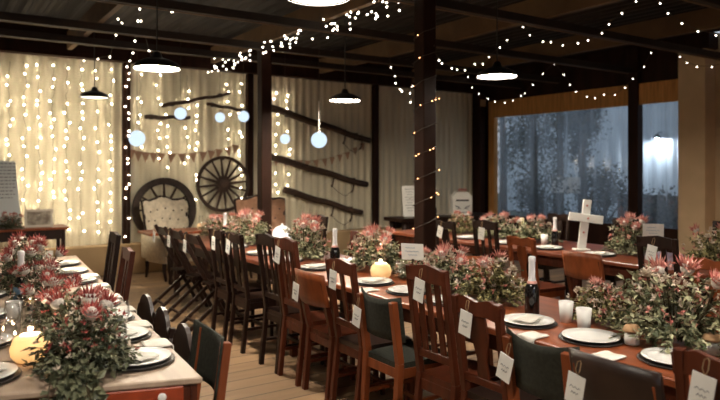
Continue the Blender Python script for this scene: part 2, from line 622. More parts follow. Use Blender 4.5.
def canvas_chair(m, fm, top=.84):
    r = empty('canvas_chair')
    w, sh, lean = .38, .45, .05
    hw = base(r, w, sh, m, top - .02, lean, .03, fm, .042)

    def f(u, v):
        y = (u - .5) * (w + .03)
        z = top - .26 + .27 * v - .03 * (1 - (2 * u - 1) ** 2) * v
        x = back_x(z, sh, top, lean) + .036 - .05 * (1 - (2 * u - 1) ** 2)
        return (x - .005, y, z), (1, 0, 0)
    MB().solid_grid(f, 14, 6, .012).build('canvas_back', fm, r, True)
    return r, top - .03, lean + .03, sh, w


def low_chair(m, fm, top=.84):
    r = empty('low_back_chair')
    w, sh, lean = .36, .45, .09
    hw = base(r, w, sh, m, top - .05, lean, .04, m, .038)

    def f(u, v):
        y = (u - .5) * (w + .04)
        z = top - .22 + .22 * v + .02 * (1 - (2 * u - 1) ** 2) * (v - .5)
        x = back_x(z, sh, top, lean) - .04 * (1 - (2 * u - 1) ** 2) - .022
        return (x + .012, y, z), (1, 0, 0)
    MB().solid_grid(f, 14, 4, .018).build('back_panel', fm, r, True)
    return r, top - .02, lean + .045, sh, w


def balloon_chair(m, fm, top=.78):
    r = empty('round_back_chair')
    w, sh, lean = .38, .44, .05
    hw = base(r, w, sh, m, top - .1, lean, .04, fm)
    out = []
    for i in range(17):
        a = -.35 + (PI + .7) * i / 16
        rr = .18 * (1 + .16 * math.cos(3 * a - PI * 1.5))
        out.append((rr * math.cos(a) * 1.1, rr * math.sin(a) * .75))
    Mx = Matrix.Translation((-.22, 0, top - .165)) @ Matrix(((0, 0, 1, 0), (1, 0, 0, 0), (0, 1, 0, 0), (0, 0, 0, 1)))
    MB().prism(out, .024, Mx).build('crest_panel', fm, r)
    return r, top - .03, lean + .01, sh, w


def folding_chair(m, fm, top=.93):
    r = empty('folding_chair')
    w, sh = .38, .45
    hw = w / 2 - .015
    for s in (1, -1):
        leg_chain([(.26, s * hw, 0), (-.24, s * hw, top)], .03, .038).build('leg', m, r)
    for s in (1, -1):
        leg_chain([(-.32, s * (hw - .035), 0), (.20, s * (hw - .035), sh - .02)], .028, .036).build('leg', m, r)
    sl = MB()
    for i in range(6): sl.span((-.06 + i * .052 - .02, -hw + .05, sh - .02), (-.06 + i * .052 + .02, hw - .05, sh - .004))
    for s in (1, -1): sl.span((-.08, s * (hw - .07) - .012, sh - .045), (.24, s * (hw - .07) + .012, sh - .02))
    sl.build('seat', m, r)
    for z in (top - .06, top - .2):
        x = .26 - .50 * z / top
        MB().bar((x, -hw, z), (x, hw, z), .085, .014, (1, 0, 0), .003).build('back_slat', m, r)
    MB().bar((-.23, -hw, .08), (-.23, hw, .08), .02, .02).build('stretcher', m, r)
    return r, top, .06, sh, w


KINDS = {
    'tall_red': lambda: tall_chair(M['red'], M['red'], 1.07, 3),
    'tall_dark': lambda: tall_chair(M['dark'], M['dark'], 1.07, 2),
    'tall_slim': lambda: tall_chair(M['red'], M['leather'], 1.0, 1),
    'splat_red': lambda: splat_chair(M['red'], M['leather'], .96),
    'splat_dark': lambda: splat_chair(M['dark'], M['dark'], 1.03),
    'splat_orange': lambda: splat_chair(M['orange'], M['red'], .95),
    'canvas': lambda: canvas_chair(M['orange'], M['canvas'], .84),
    'low': lambda: low_chair(M['orange'], M['leather'], .86),
    'low_orange': lambda: low_chair(M['red'], M['orange'], .88),
    'balloon': lambda: balloon_chair(M['dark'], M['leather'], .78),
    'folding': lambda: folding_chair(M['dark'], M['red'], .95),
}
protos = {}
TAG = None


def make_tag(label):
    global TAG
    if TAG is None:
        t = empty('name_tag')
        MB().box((0, 0, -.095), (.003, .066, .098), None).build('card', M['card'], t)
        s = MB()
        s.tube([(.002, .0, -.05), (-.002, -.008, -.03), (.0, -.007, -.004), (.004, 0, .002), (.0, .007, -.004), (-.002, .008, -.03), (.002, 0, -.05)], .0016, 5, False)
        s.build('string', M['string'], t)
        w = MB()
        for j, (a, b) in enumerate(((-.02, .02), (-.015, .012))):
            pts = [(-.0025, a + (b - a) * i / 8, -.088 - .018 * j + .004 * math.sin(i * 2.1)) for i in range(9)]
            w.tube(pts, .0012, 4)
        w.build('lettering', M['ink'], t)
        TAG = t
        o = t
    else:
        o = copy_tree(TAG)
    return tag(o, label, 'name tag', 'name tags on the chair backs')


def chair(kind, x, y, rz, label, tagl=None, group=None, ty=0.0):
    if kind not in protos:
        protos[kind] = KINDS[kind]()
        r = protos[kind][0]
    else:
        r = copy_tree(protos[kind][0])
    _, top, lean, sh, w = protos[kind]
    r.location = (x, y, 0)
    r.rotation_euler = (0, 0, rz)
    tag(r, label, 'chair', group)
    if tagl:
        t = make_tag(tagl)
        ex = .034 if kind.startswith(('tall', 'splat', 'folding')) else .032
        if kind == 'low': ex = .018
        lx = -.185 - lean - ex + (.0 if kind != 'folding' else -.012)
        c, s_ = math.cos(rz), math.sin(rz)
        t.location = (x + lx * c - ty * s_, y + lx * s_ + ty * c, top - .005)
        t.rotation_euler = (R(RN.uniform(4, 15)), 0, rz)
        t.scale = (1.25, 1.25, 1.25)
    return r


# ------------------------------------------------------------------ tables
def table(loc, rz, w, L, top_m, leg_m, label, h=.76, drawer=False, skew=0.0, ins=.07, th=.036):
    """long side along local +Y from 0 to L, width along X from 0 to w"""
    r = empty('dining_table', loc, rz, label, 'table')
    o = [(0, skew), (w, 0), (w, L), (0, L)]
    tb = MB().prism(o, th, Matrix.Translation((0, 0, h - .018)))
    bmesh.ops.bevel(tb.bm, geom=tb.bm.edges[:], offset=.005, segments=1, affect='EDGES')
    tb.build('tabletop', top_m, r)
    a = MB()
    i = ins
    a.span((i, i + skew, h - .14), (i + .025, L - i, h - .037)).span((w - i - .025, i, h - .14), (w - i, L - i, h - .037))
    a.bar((i, i + skew, h - .09), (w - i, i, h - .09), .105, .025, (0, 0, 1)) if False else a.prism([(i, i + skew), (w - i, i), (w - i, i + .025), (i, i + .025 + skew)], .103, Matrix.Translation((0, 0, h - .0885)))
    a.span((i, L - i - .025, h - .14), (w - i, L - i, h - .037))
    a.build('apron', leg_m, r)
    for sx, sy in ((i, i + skew), (w - i, i), (i, L - i), (w - i, L - i)):
        cx = sx + (.045 if sx < w / 2 else -.045)
        cy = sy + (.045 if sy < L / 2 else -.045)
        MB().box((cx, cy, h / 2 - .02), (.075, .075, h - .04), None, .006, .75).build('leg', leg_m, r)
    if drawer:
        ang = math.atan2(-skew, w)
        cx = w * .70
        cy = i + skew * (1 - cx / w)
        d = MB().box((cx, cy - .010, h - .077), (.44, .018, .085), (0, 0, ang), .004).build('drawer', M['drawer'], r)
        MB().lathe([(0, -.018), (.012, -.018), (.018, -.010), (.016, 0), (.007, .006), (.007, .02)], 12, (cx + .13, cy - .05, h - .070), Matrix.Rotation(-PI / 2, 3, 'X')).build('knob', M['china'], d, True)
    return r


T1R = R(-3.5)
T1X, T1Y, T1W = -.033, 2.58, .95
t1 = table((T1X, T1Y, 0), T1R, T1W, 4.25, M['paletop'], M['red'], 'long pale-topped dining table with a red-brown drawer end at the left', drawer=True, skew=.24, ins=.018, th=.026)
t2 = table((2.46, .7, 0), 0, .90, 4.30, M['tabletop'], M['red'], 'long orange-brown dining table in the right foreground, middle row')
t3 = table((2.46, 5.02, 0), 0, .90, 3.15, M['darktop'], M['dark'], 'long dining table running on behind the foreground one, towards the armchair')
t4 = table((5.13, 1.9, 0), 0, 1.05, 2.01, M['darktop'], M['red'], 'orange-brown dining table at the right, nearest the beige wall end')
t5 = table((5.13, 3.925, 0), 0, 1.05, 3.1, M['darktop'], M['red'], 'orange-brown dining table under the white cross, farther from the camera')


def loc1(lx, ly, z=.76):
    c, s = math.cos(T1R), math.sin(T1R)
    return V((T1X + lx * c - ly * s, T1Y + lx * s + ly * c, z))


def x2(y): return 2.46     # near-side edge of the middle row


# ------------------------------------------------------------------ chair rows
GL = 'chairs on the near side of the middle tables'
rowL = [
    ('splat_red', 1.13, 0, 'red-brown splat-back chair in the bottom right corner', 'white name tag on the chair in the bottom right corner', .03),
    ('low', 1.53, 0, 'low-backed dark leather chair beside the bottom right corner chair', 'white name tag on the low dark leather chair at the bottom right', .11),
    ('canvas', 1.95, 0, 'dark green canvas-backed chair in the right foreground', 'white name tag on the foreground green canvas chair', .10),
    ('splat_red', 2.31, 0, 'red-brown splat-back chair just left of the foreground green canvas chair', 'white name tag on the splat-back chair left of the foreground canvas chair', .02),
    ('tall_red', 2.68, 0, 'tall red-brown slat-back chair standing below the menu card', 'white name tag on the tall red-brown chair below the menu card', .0),
    ('canvas', 3.19, 0, 'dark green canvas-backed chair farther back, below the glowing candle', 'white name tag on the canvas chair below the glowing candle', .10),
    ('tall_slim', 3.56, .0, 'tall narrow red-brown chair beside the farther canvas chair', 'white name tag on the tall narrow chair with one slat', .02),
    ('low_orange', 3.94, 0, 'low orange-backed chair between the tall narrow chair and the tall slatted chair', 'white name tag on the low orange-backed chair', .05),
    ('tall_red', 4.34, .0, 'tall red-brown slatted chair standing nearest below the white lantern', 'white name tag on the tall slatted chair below the white lantern', .04),
    ('tall_dark', 4.68, .0, 'tall dark two-slat chair just left of the white lantern', None, 0),
    ('splat_dark', 5.35, 0, 'dark splat-back chair left of the tall dark chair in the middle row', 'white name tag on the nearer dark splat-back chair', .03),
    ('splat_dark', 5.78, 0, 'dark splat-back chair, second left of the tall dark chair', 'white name tag on the farther dark splat-back chair', -.03),
    ('folding', 6.30, .0, 'dark folding chair with crossed legs, nearest of three at the far end', 'white name tag on the nearest folding chair', .02),
    ('folding', 6.83, .0, 'dark folding chair with crossed legs, middle one of three at the far end', 'white name tag on the middle folding chair', .02),
    ('folding', 7.36, .0, 'dark folding chair with crossed legs, farthest of three at the far end', 'white name tag on the farthest folding chair', .02),
]
for k, y, dz, lab, tl, ty in rowL:
    chair(k, x2(y) + (.02 if k != 'folding' else -.06), y, dz, lab, tl, GL, ty)

GT1 = 'chairs along the left table'
rowT1 = [
    ('canvas', 2.92, PI - .05, 'dark green canvas-backed chair at the near corner of the left table', None),
    ('balloon', 3.40, PI - .05, 'dark round-backed chair, nearest of three at the left table', None),
    ('balloon', 3.88, PI - .05, 'dark round-backed chair, second of three at the left table', None),
    ('balloon', 4.32, PI + .0, 'dark round-backed chair, farthest of three at the left table', None),
    ('tall_slim', 4.98, PI - .05, 'tall red-brown chair at the middle of the left table', None),
    ('tall_dark', 5.55, PI - .05, 'tall dark chair just behind the red-brown one at the left table', None),
]
for k, y, rz, lab, tl in rowT1:
    e = loc1(T1W, y - T1Y)
    chair(k, e.x - (.10 if k.startswith('tall') else .06), y, rz, lab, tl, GT1)

GR = 'chairs on the far side of the middle tables'
for k, y, rz, lab in (('low_orange', 3.75, PI, 'low orange-backed chair on the far side of the middle table, before the wound post'),
                      ('splat_red', 2.2, PI, 'red-brown chair on the far side of the middle table, behind the tall flowers'),
                      ('splat_red', 5.45, PI, 'red-brown splat-back chair on the far side of the middle table, beyond the wound post'),
                      ('tall_dark', 6.3, PI, 'tall dark chair on the far side of the middle table, near the bare post')):
    chair(k, x2(y) + .93, y, rz, lab, None, GR)

GX = 'chairs at the right-hand tables'
rowX = [
    ('splat_orange', 4.93, 2.42, .0, 'orange-brown wooden chair at the right-hand table, close to the frame edge', None),
    ('tall_dark', 4.93, 2.86, .0, 'tall dark wooden chair with a white tag at the right-hand table', 'white name tag on the tall dark chair at the right-hand table'),
    ('low_orange', 4.93, 3.54, .0, 'low chair with a broad orange back below the white cross', None),
    ('splat_orange', 4.93, 4.25, .0, 'reddish open-frame chair left of the cross, plate seen through its back', None),
    ('tall_dark', 4.93, 4.72, .0, 'tall dark chair standing below the pink flowers at the far right-hand table', 'white name tag on the tall dark chair below the pink flowers'),
    ('splat_dark', 4.93, 5.35, .0, 'dark chair at the far right-hand table, nearest the wound post', 'white name tag on the dark chair nearest the wound post'),
    ('tall_dark', 6.40, 3.3, PI, 'tall dark chair beyond the right-hand flowers, against the beige wall end', None),
    ('splat_dark', 6.40, 4.45, PI, 'dark chair beyond the right-hand flowers, under the right-hand window', None),
    ('splat_dark', 6.40, 5.4, PI, 'dark chair beyond the cross, under the wide window', None),
]
for k, x, y, rz, lab, tl in rowX: chair(k, x, y, rz, lab, tl, GX)
# ------------------------------------------------------------------ tableware
TZ = .76
PRO = {}


def inst(key, maker, loc, rz=0.0, label=None, cat=None, group=None, s=1.0):
    if key not in PRO:
        PRO[key] = maker()
        o = PRO[key]
    else:
        o = copy_tree(PRO[key])
    o.location = loc
    o.rotation_euler = (0, 0, rz)
    if s != 1.0: o.scale = (s, s, s)
    return tag(o, label, cat, group)


def mk_charger():
    return MB().lathe([(0, .0), (.140, .0), (.154, .006), (.152, .010), (.138, .005), (0, .005)], 32).build('charger_plate', M['charger'], None, True)


def mk_plate():
    return MB().lathe([(0, .0), (.085, .0), (.095, .004), (.138, .014), (.137, .018), (.095, .009), (.085, .006), (0, .006)], 32).build('dinner_plate', M['china'], None, True)


def mk_napkin():
    """cloth lying at the table edge (local x = 0) and hanging down over it towards local -X"""
    def f(u, v):
        y = (v - .5) * .11 * (1 + .10 * math.sin(u * 5))
        L = .105 * (1 - u / .5) if u < .5 else 0
        if u < .5: return (L + .003, y, .006 + .002 * math.sin(v * 9 + u * 4)), (0, 0, 1)
        if u < .6:
            a = (u - .5) / .1 * PI / 2
            return (.003 - .010 * math.sin(a), y, -.004 + .010 * math.cos(a)), (-math.sin(a), 0, math.cos(a))
        h = (u - .6) / .4 * .10
        return (-.007 - .004 * (1 + math.sin(v * 8)) * h * 8, y, -.004 - h), (-1, 0, 0)
    return MB().solid_grid(f, 20, 8, .005).build('napkin', M['linen'], None, True)


def mk_napkin_flat():
    def f(u, v):
        return ((u - .5) * .16, (v - .5) * .10 * (1 + .1 * math.sin(u * 6)), .008 + .006 * math.sin(u * 7 + v * 2) * (1 - abs(2 * v - 1)) + .002 * math.cos(v * 8)), (0, 0, 1)
    return MB().solid_grid(f, 14, 8, .008).build('napkin', M['linen'], None, True)


def bottle_parts(label=None):
    r = empty('wine_bottle')
    MB().lathe([(0, 0), (.036, 0), (.042, .006), (.042, .13), (.038, .155), (.026, .182), (.0175, .20), (.0150, .25), (.0150, .262), (0, .262)], 20).build('body', M['bottle'], r, True)
    MB().lathe([(.0235, .193), (.0195, .215), (.0185, .30), (.021, .308), (.021, .328), (.015, .335), (0, .335)], 16).build('foil', M['foil'], r, True)
    MB().lathe([(.0300, .178), (.0305, .179), (.0245, .193), (.0238, .193)], 16).build('foil_band', M['foilpink'], r, True)
    if label: MB().lathe([(.0425, .04), (.0432, .04), (.0432, .115), (.0425, .115)], 20).build('bottle_label', label, r, True)
    return r


def mk_bottle(): return bottle_parts()


def mk_bottle_blue(): return bottle_parts(M['blue'])


def mk_hurricane():
    r = empty('hurricane_candle')
    MB().lathe([(.0, 0), (.05, 0), (.068, .02), (.072, .05), (.060, .085), (.040, .10), (.0385, .098), (.058, .083), (.069, .05), (.065, .022), (.048, .004), (0, .004)], 20).build('bowl', M['frost'], r, True)
    c = MB().lathe([(0, .006), (.03, .006), (.03, .05), (.026, .053), (0, .051)], 14).build('candle', M['wax'], r, True)
    MB().lathe([(0, .053), (.005, .06), (.0065, .068), (.004, .08), (0, .092)], 8).build('flame', M['flame'], c, True)
    MB().lathe([(.041, .10), (.036, .13), (.033, .20), (.035, .235), (.034, .235), (.032, .20), (.035, .13), (.040, .101)], 20).build('chimney', M['glass'], r, True)
    return r


def mk_votive():
    r = empty('votive_candle')
    MB().lathe([(0, 0), (.026, 0), (.034, .095), (.0325, .095), (.025, .003), (0, .003)], 18).build('cup', M['china'], r, True)
    MB().lathe([(0, .0035), (.0235, .0035), (.029, .07), (0, .072)], 14).build('wax', M['wax'], r, True)
    return r


def mk_jar():
    r = empty('favour_jar')
    MB().lathe([(0, 0), (.026, 0), (.029, .004), (.029, .055), (.024, .066), (0, .066)], 16).build('body', M['glass'], r, True)
    MB().lathe([(.0295, .006), (.0302, .006), (.0302, .052), (.0295, .052)], 16).build('paper_label', M['card'], r, True)
    MB().lathe([(.0248, .063), (.037, .058), (.036, .066), (.026, .083), (0, .086), (0, .082), (.0246, .08)], 16).build('paper_lid', M['kraft'], r, True)
    MB().lathe([(0, .003), (.0265, .003), (.0275, .05), (0, .052)], 14).build('filling', M['wax'], r, True)
    return r


def mk_wineglass():
    r = empty('wine_glass')
    MB().lathe([(0, 0), (.033, .0), (.033, .002), (.006, .006), (.004, .012), (.004, .075), (.006, .08), (0, .082)], 16).build('stem', M['glass'], r, True)
    MB().lathe([(.006, .082), (.028, .095), (.037, .12), (.036, .15), (.030, .185), (.029, .185), (.035, .15), (.036, .12), (.027, .097), (0, .085)], 18).build('bowl', M['glass'], r, True)
    return r


def mk_taper():
    r = empty('pillar_candle')
    MB().lathe([(0, .0), (.045, 0), (.045, .006), (.012, .012), (.010, .10), (.024, .12), (.024, .125), (0, .125)], 16).build('holder', M['black'], r, True)
    MB().lathe([(0, .1255), (.020, .1255), (.020, .30), (.016, .304), (0, .302)], 14).build('candle', M['wax'], r, True)
    return r


def mk_menu():
    r = empty('menu_card')
    tl = Matrix.Rotation(R(-10), 3, 'Y')
    up = V((0, 0, .165))
    MB().box(up + tl @ V((0, 0, .055)), (.003, .15, .11), tl).build('card', M['card'], r)
    w = MB()
    for j, (a, b) in enumerate(((-.045, .02), (-.05, .045), (-.03, .03))):
        pts = [up + tl @ V((-.0026, -(a + (b - a) * i / 10), .082 - .024 * j + .004 * math.sin(i * 2.3))) for i in range(11)]
        w.tube(pts, .0016, 4)
    w.build('lettering', M['blue'], r)
    MB().lathe([(0, 0), (.035, 0), (.035, .006), (.006, .012), (.005, .165), (.012, .17), (0, .172)], 14).build('stand', M['oldwood'], r)
    return r


ordn = ['first', 'second', 'third', 'fourth', 'fifth', 'sixth', 'seventh', 'eighth', 'ninth', 'tenth']


def place_setting(p, lab, gl, rz):
    """charger, plate and folded napkin, stacked"""
    inst('charger', mk_charger, p, 0, 'dark charger under the ' + lab, 'charger', 'chargers on ' + gl)
    inst('plate', mk_plate, p + V((0, 0, .0066)), 0, 'white ' + lab, 'plate', 'plates on ' + gl)
    if rz is not None:
        inst('napkinf', mk_napkin_flat, p + V((0, 0, .0165)), rz, 'white napkin on the ' + lab, 'napkin', 'napkins on ' + gl)


for i, y in enumerate((1.57, 2.0, 2.40, 3.05, 3.46, 3.87, 4.70, 5.25, 5.81, 6.48)):
    lab = 'plate %s along the near side of the middle row' % ordn[i]
    place_setting(V((2.70, y, TZ)), lab, 'the middle tables', None if i in (0, 1, 4) else .3)
    if i in (0, 1, 4):
        inst('napkin', mk_napkin, V((2.46, y + .20, TZ)), 0, 'white napkin hanging over the table edge beyond the ' + ordn[i] + ' plate', 'napkin', 'napkins on the middle tables')
for i, y in enumerate((4.9, 5.6, 6.3, 7.0)):
    inst('plate', mk_plate, V((3.16, y, TZ)), 0, 'white plate %s from the camera on the far side of the middle row' % ordn[i], 'plate', 'plates on the middle tables')
for i, ly in enumerate((.34, .80, 1.22, 1.66, 2.1, 2.6, 3.1, 3.6)):
    place_setting(loc1(T1W - .185, ly), 'plate %s from the near end, aisle side of the left table' % ordn[i], 'the left table', PI / 2 + .3)
for i, ly in enumerate((.42, .98, 1.66, 2.3)):
    place_setting(loc1(.165, ly), 'plate %s from the near end, wall side of the left table' % ordn[i], 'the left table', .4)
for i, ly in enumerate((.57, 1.01, 1.44, 1.88, 2.35, 2.85)):
    q = loc1(T1W, ly)
    inst('napkin', mk_napkin, q, PI + T1R, 'white napkin hanging over the aisle edge of the left table, %s from the near end' % ordn[i], 'napkin', 'napkins on the left table', 1.1)
for i, (y, w) in enumerate(((4.52, 'left of the black bottle'), (3.90, 'right of the cross'), (5.1, 'seen through the open-frame chair'), (5.75, 'farthest on the right-hand table'), (3.0, 'nearest on the right-hand table'))):
    place_setting(V((5.40, y, TZ)), 'plate ' + w, 'the right-hand tables', .5)


def onT(px, py, z=TZ):
    d = FPX * (CAMH - z) / (py - HOR)
    p = P(px, HOR, d)
    p.z = z
    return p


inst('bottle', mk_bottle, onT(532, 314), 0, 'dark wine bottle with white foil neck in the middle foreground', 'bottle', 'white-foiled wine bottles')
inst('bottle', mk_bottle, onT(335, 268), 0, 'dark wine bottle with white foil beside the glowing candle', 'bottle', 'white-foiled wine bottles')
inst('bottle', mk_bottle, onT(225, 242), 0, 'dark wine bottle with white foil at the far end of the middle tables', 'bottle', 'white-foiled wine bottles')
inst('bottleb', mk_bottle_blue, onT(21, 305), 0, 'dark wine bottle with white foil and blue label on the left table', 'bottle')
inst('bottle', mk_bottle, V((5.62, 4.62, TZ)), 0, 'dark wine bottle with white foil standing left of the white cross', 'bottle', 'white-foiled wine bottles', .95)
inst('hurr', mk_hurricane, V((2.88, 4.03, TZ)), 0, 'glowing round candle with glass chimney on the middle table', 'candle', None, 1.15)
inst('hurr', mk_hurricane, V((.36, 3.15, TZ)), 0, 'glowing round candle with glass chimney on the left table', 'candle', None, 1.15)
VOT = [(584, 330, 'white tapered candle cup beside the second plate, bottom right'), (566, 322, 'white candle cup just left of the larger cup, amid the foliage')]
for px, py, lab in VOT: inst('votive', mk_votive, onT(px, py), 0, lab, 'candle', 'white candle cups', 1.2)
inst('votive', mk_votive, onT(14, 322), 0, 'white candle cup at the left frame edge on the left table', 'candle', 'white candle cups')
inst('votive', mk_votive, V((5.66, 4.80, TZ)), 0, 'white candle cup between the black bottle and the plate, right-hand table', 'candle', 'white candle cups')
for px, py, lab in ((632, 345, 'small jar with kraft paper lid and white label in front of the tall foliage'), (712, 355, 'small jar with kraft paper lid at the right frame edge')):
    inst('jar', mk_jar, onT(px, py), 0, lab, 'jar', 'kraft-topped jars', 1.15)
GLS = [(118, 362, 'near end of the left table, aisle side'), (122, 338, 'left table, second from the near end'), (8, 362, 'left frame edge on the left table'), (12, 340, 'behind the glowing candle on the left table'), (362, 272, 'left of the glowing candle'), (400, 287, 'right of the glowing candle'), (512, 306, 'left of the foreground wine bottle'), (205, 241, 'far end of the middle table'),
       (268, 254, 'below the white lantern'), (470, 300, 'amid the foliage behind the tall red chair')]
for px, py, lab in GLS: inst('wineglass', mk_wineglass, onT(px, py), 0, 'clear wine glass, ' + lab, 'glass', 'wine glasses')
inst('menu', mk_menu, V((2.90, 3.66, TZ)), R(35), 'white menu card with pale blue writing right of the glowing candle', 'card', 'menu cards', 1.1)
inst('menu', mk_menu, V((5.62, 3.48, TZ)), R(35), 'white menu card above the flowers right of the cross', 'card', 'menu cards', 1.2)
inst('taper', mk_taper, V((5.70, 2.62, TZ)), 0, 'white pillar candle in a dark holder close to the right frame edge', 'candle')
inst('taper2', lambda: MB().lathe([(0, 0), (.026, 0), (.026, .26), (.022, .264), (0, .262)], 14).build('pillar_candle', M['wax'], None, True), V((5.8, 5.25, TZ)), 0, 'tall white candle under the wide window, left of the cross', 'candle')
# white lantern on the far middle table
r = empty('glass_lantern', onT(282, 248), 0, 'white rounded lantern glowing on the far middle table', 'lantern')
MB().lathe([(0, 0), (.10, 0), (.105, .01), (.105, .12), (.098, .175), (.07, .215), (.03, .235), (0, .238), (0, .232), (.029, .229), (.067, .209), (.093, .172), (.099, .12), (.099, .006), (0, .006)], 24).build('shade', M['whitefrost'], r, True)
MB().lathe([(0, .238), (.012, .24), (.016, .252), (.01, .262), (0, .264)], 10).build('knob', M['china'], r, True)
MB().lathe([(.1055, .10), (.1085, .104), (.1055, .108)], 24).build('band', M['blue'], r)

# the white cross
r = empty('wooden_cross', V((5.62, 4.28, TZ)), R(-YAW * 0 - 38), 'white wooden cross leaning slightly among the table flowers', 'cross')
tl = Matrix.Rotation(R(7), 3, 'Y')
up = MB()
up.box(tl @ V((0, 0, .26)) + V((0, 0, .004)), (.085, .022, .52), tl, .003)
up.build('upright', M['card'], r)
MB().box(tl @ V((0, -.023, .33)) + V((0, 0, .004)), (.35, .022, .085), tl, .003).build('crossbar', M['card'], r)
MB().box((.0, .0, .006), (.16, .12, .012), None, .002).build('foot', M['card'], r)
for dx, dz in ((0, .46), (.02, .33), (0, .18)):
    q = tl @ V((dx, -.012 if dz != .33 else -.035, dz)) + V((0, 0, .004))
    MB().lathe([(0, 0), (.012, .001), (.008, .006), (0, .007)], 8, q, Matrix.Rotation(PI / 2, 3, 'X')).build('flower_stud', M['pink'], r)


# ------------------------------------------------------------------ flowers
def leaf(bm, p, d, nrm, L, w, fold=.25):
    d = d.normalized()
    s = d.cross(nrm)
    if s.length < 1e-4: s = V((1, 0, 0))
    s.normalize()
    n2 = s.cross(d)
    a = bm.verts.new(p)
    b = bm.verts.new(p + d * L * .45 + s * w)
    c = bm.verts.new(p + d * L * .45 - s * w)
    e = bm.verts.new(p + d * L - n2 * L * fold)
    m = bm.verts.new(p + d * L * .5 - n2 * w * .5)
    for f in ((a, b, m), (b, e, m), (e, c, m), (c, a, m)): bm.faces.new(f)


def rvec(rn):
    while True:
        v = V((rn.uniform(-1, 1), rn.uniform(-1, 1), rn.uniform(-1, 1)))
        if .05 < v.length < 1: return v.normalized()


def foliage(seed, rx, ry, rz, n_stem, per, L, w, droop=.25):
    rn = random.Random(seed)
    mb = MB()
    sm = MB()
    for i in range(n_stem):
        a = rn.uniform(0, 2 * PI)
        el = math.asin(rn.uniform(-.02, 1) ** 1.0 if rn.random() > .25 else rn.uniform(0, .25))
        dirv = V((math.cos(a) * math.cos(el), math.sin(a) * math.cos(el), math.sin(el)))
        q = rn.uniform(.75, 1.12)
        end = V((dirv.x * rx * q, dirv.y * ry * q, .03 + dirv.z * rz * q))
        st = V((end.x * .22, end.y * .22, .03))
        pts = []
        for k in range(7):
            t = k / 6
            p = st.lerp(end, t)
            p.z += .10 * rz * math.sin(t * PI) - droop * rz * t * t * (1 - dirv.z) * .6
            p.z = max(p.z, .016)
            pts.append(p)
        sm.tube(pts, [.0032 * (1 - .6 * k / 6) for k in range(7)], 4, False)
        for k in range(per):
            t = .25 + .78 * k / per
            i0 = min(5, int(t * 6))
            p = pts[i0].lerp(pts[min(6, i0 + 1)], min(1, t * 6 - i0))
            along = (pts[min(6, i0 + 1)] - pts[i0]).normalized()
            d = (along * rn.uniform(.2, .9) + rvec(rn) * .9)
            d.z = d.z * .8 + .05
            if p.z < .05 and d.z < 0: d.z = abs(d.z) * .3
            leaf(mb.bm, p, d, (V((0, 0, 1)) + rvec(rn) * .6), L * rn.uniform(.65, 1.25), w * rn.uniform(.7, 1.2))
    return mb, sm


def protea(mb, p, d, s, rn, n=22, spread=.42):
    """pincushion head: rings of long petals around a centre"""
    d = d.normalized()
    a = d.cross(V((0, 0, 1)))
    if a.length < 1e-3: a = V((1, 0, 0))
    a.normalize()
    b = d.cross(a)
    for ring, (k, sp, L) in enumerate(((n, 1.0, 1.05), (int(n * .7), .55, 1.25), (int(n * .4), .25, 1.0))):
        for i in range(k):
            t = 2 * PI * i / k + ring * .3 + rn.uniform(-.1, .1)
            o = a * math.cos(t) + b * math.sin(t)
            dd = d + o * sp * spread * 1.5
            leaf(mb.bm, p + o * .012 * s * 10 * .4, dd, o, L * s * rn.uniform(.85, 1.15), s * .11, -.12)
    return mb


def arrangement(seed, rx, ry, rz, fol, blooms, L=.036, w=.0105, ns=120, per=16):
    """blooms: (kind, x, y, z, size)"""
    rn = random.Random(seed * 7 + 1)
    r = empty('flower_arrangement')
    f, s = foliage(seed, rx, ry, rz, ns, per, L, w)
    o = f.build('foliage', M[fol], r, False, False)
    s.build('stems', M['stem'], o)
    for kind, x, y, z, sz in blooms:
        p = V((x, y, z))
        d = V((x * 1.2, y * 1.2, .25 + rn.uniform(-.05, .1)))
        if kind == 'w':
            mb = MB()
            for ring, (k, sp) in enumerate(((11, 1.3), (9, .8), (6, .35))):
                for i in range(k):
                    t = 2 * PI * i / k + ring
                    oo = V((math.cos(t), math.sin(t), 0))
                    leaf(mb.bm, p, V((0, 0, 1)) * (.55 + .3 * ring) + oo * sp + d * .6, V((0, 0, 1)), sz * 1.0, sz * .33, .3)
            b = mb.build('white_bloom', M['white_petal'], r, False, False)
        else:
            b = protea(MB(), p, d, sz, rn).build('protea', M['pink' if kind == 'p' else 'redpetal'], r, False, False)
            if kind in ('p', 'r'):
                c = MB()
                q = p + d.normalized() * sz * .42
                c.sphere(q, sz * (.36 if kind == 'p' else .42), 10, 7)
                c.build('flower_centre', M['fuzz'], b, True)
        MB().tube([(x * .3, y * .3, .03), (x * .8, y * .8, z * .6), (x, y, z)], .004, 5).build('flower_stem', M['stem'], r)
    for nm, m, cnt in (('filler_buds', 'white_petal', 55), ('filler_blossom', 'redpetal' if fol == 'leafdark' else 'pink', 45)):
        t = MB()
        for i in range(cnt):
            a, q = rn.uniform(0, 2 * PI), rn.uniform(.35, 1.05)
            e = math.asin(rn.uniform(.15, 1))
            p = V((math.cos(a) * math.cos(e) * rx * q, math.sin(a) * math.cos(e) * ry * q, .04 + math.sin(e) * rz * rn.uniform(.85, 1.12)))
            for k in range(5): leaf(t.bm, p, rvec(rn) * .8 + V((p.x, p.y, .15)) * 2, rvec(rn), rn.uniform(.018, .034), .006, .1)
        tag(t.build(nm, M[m], r, False, False), kind='stuff')
    return r


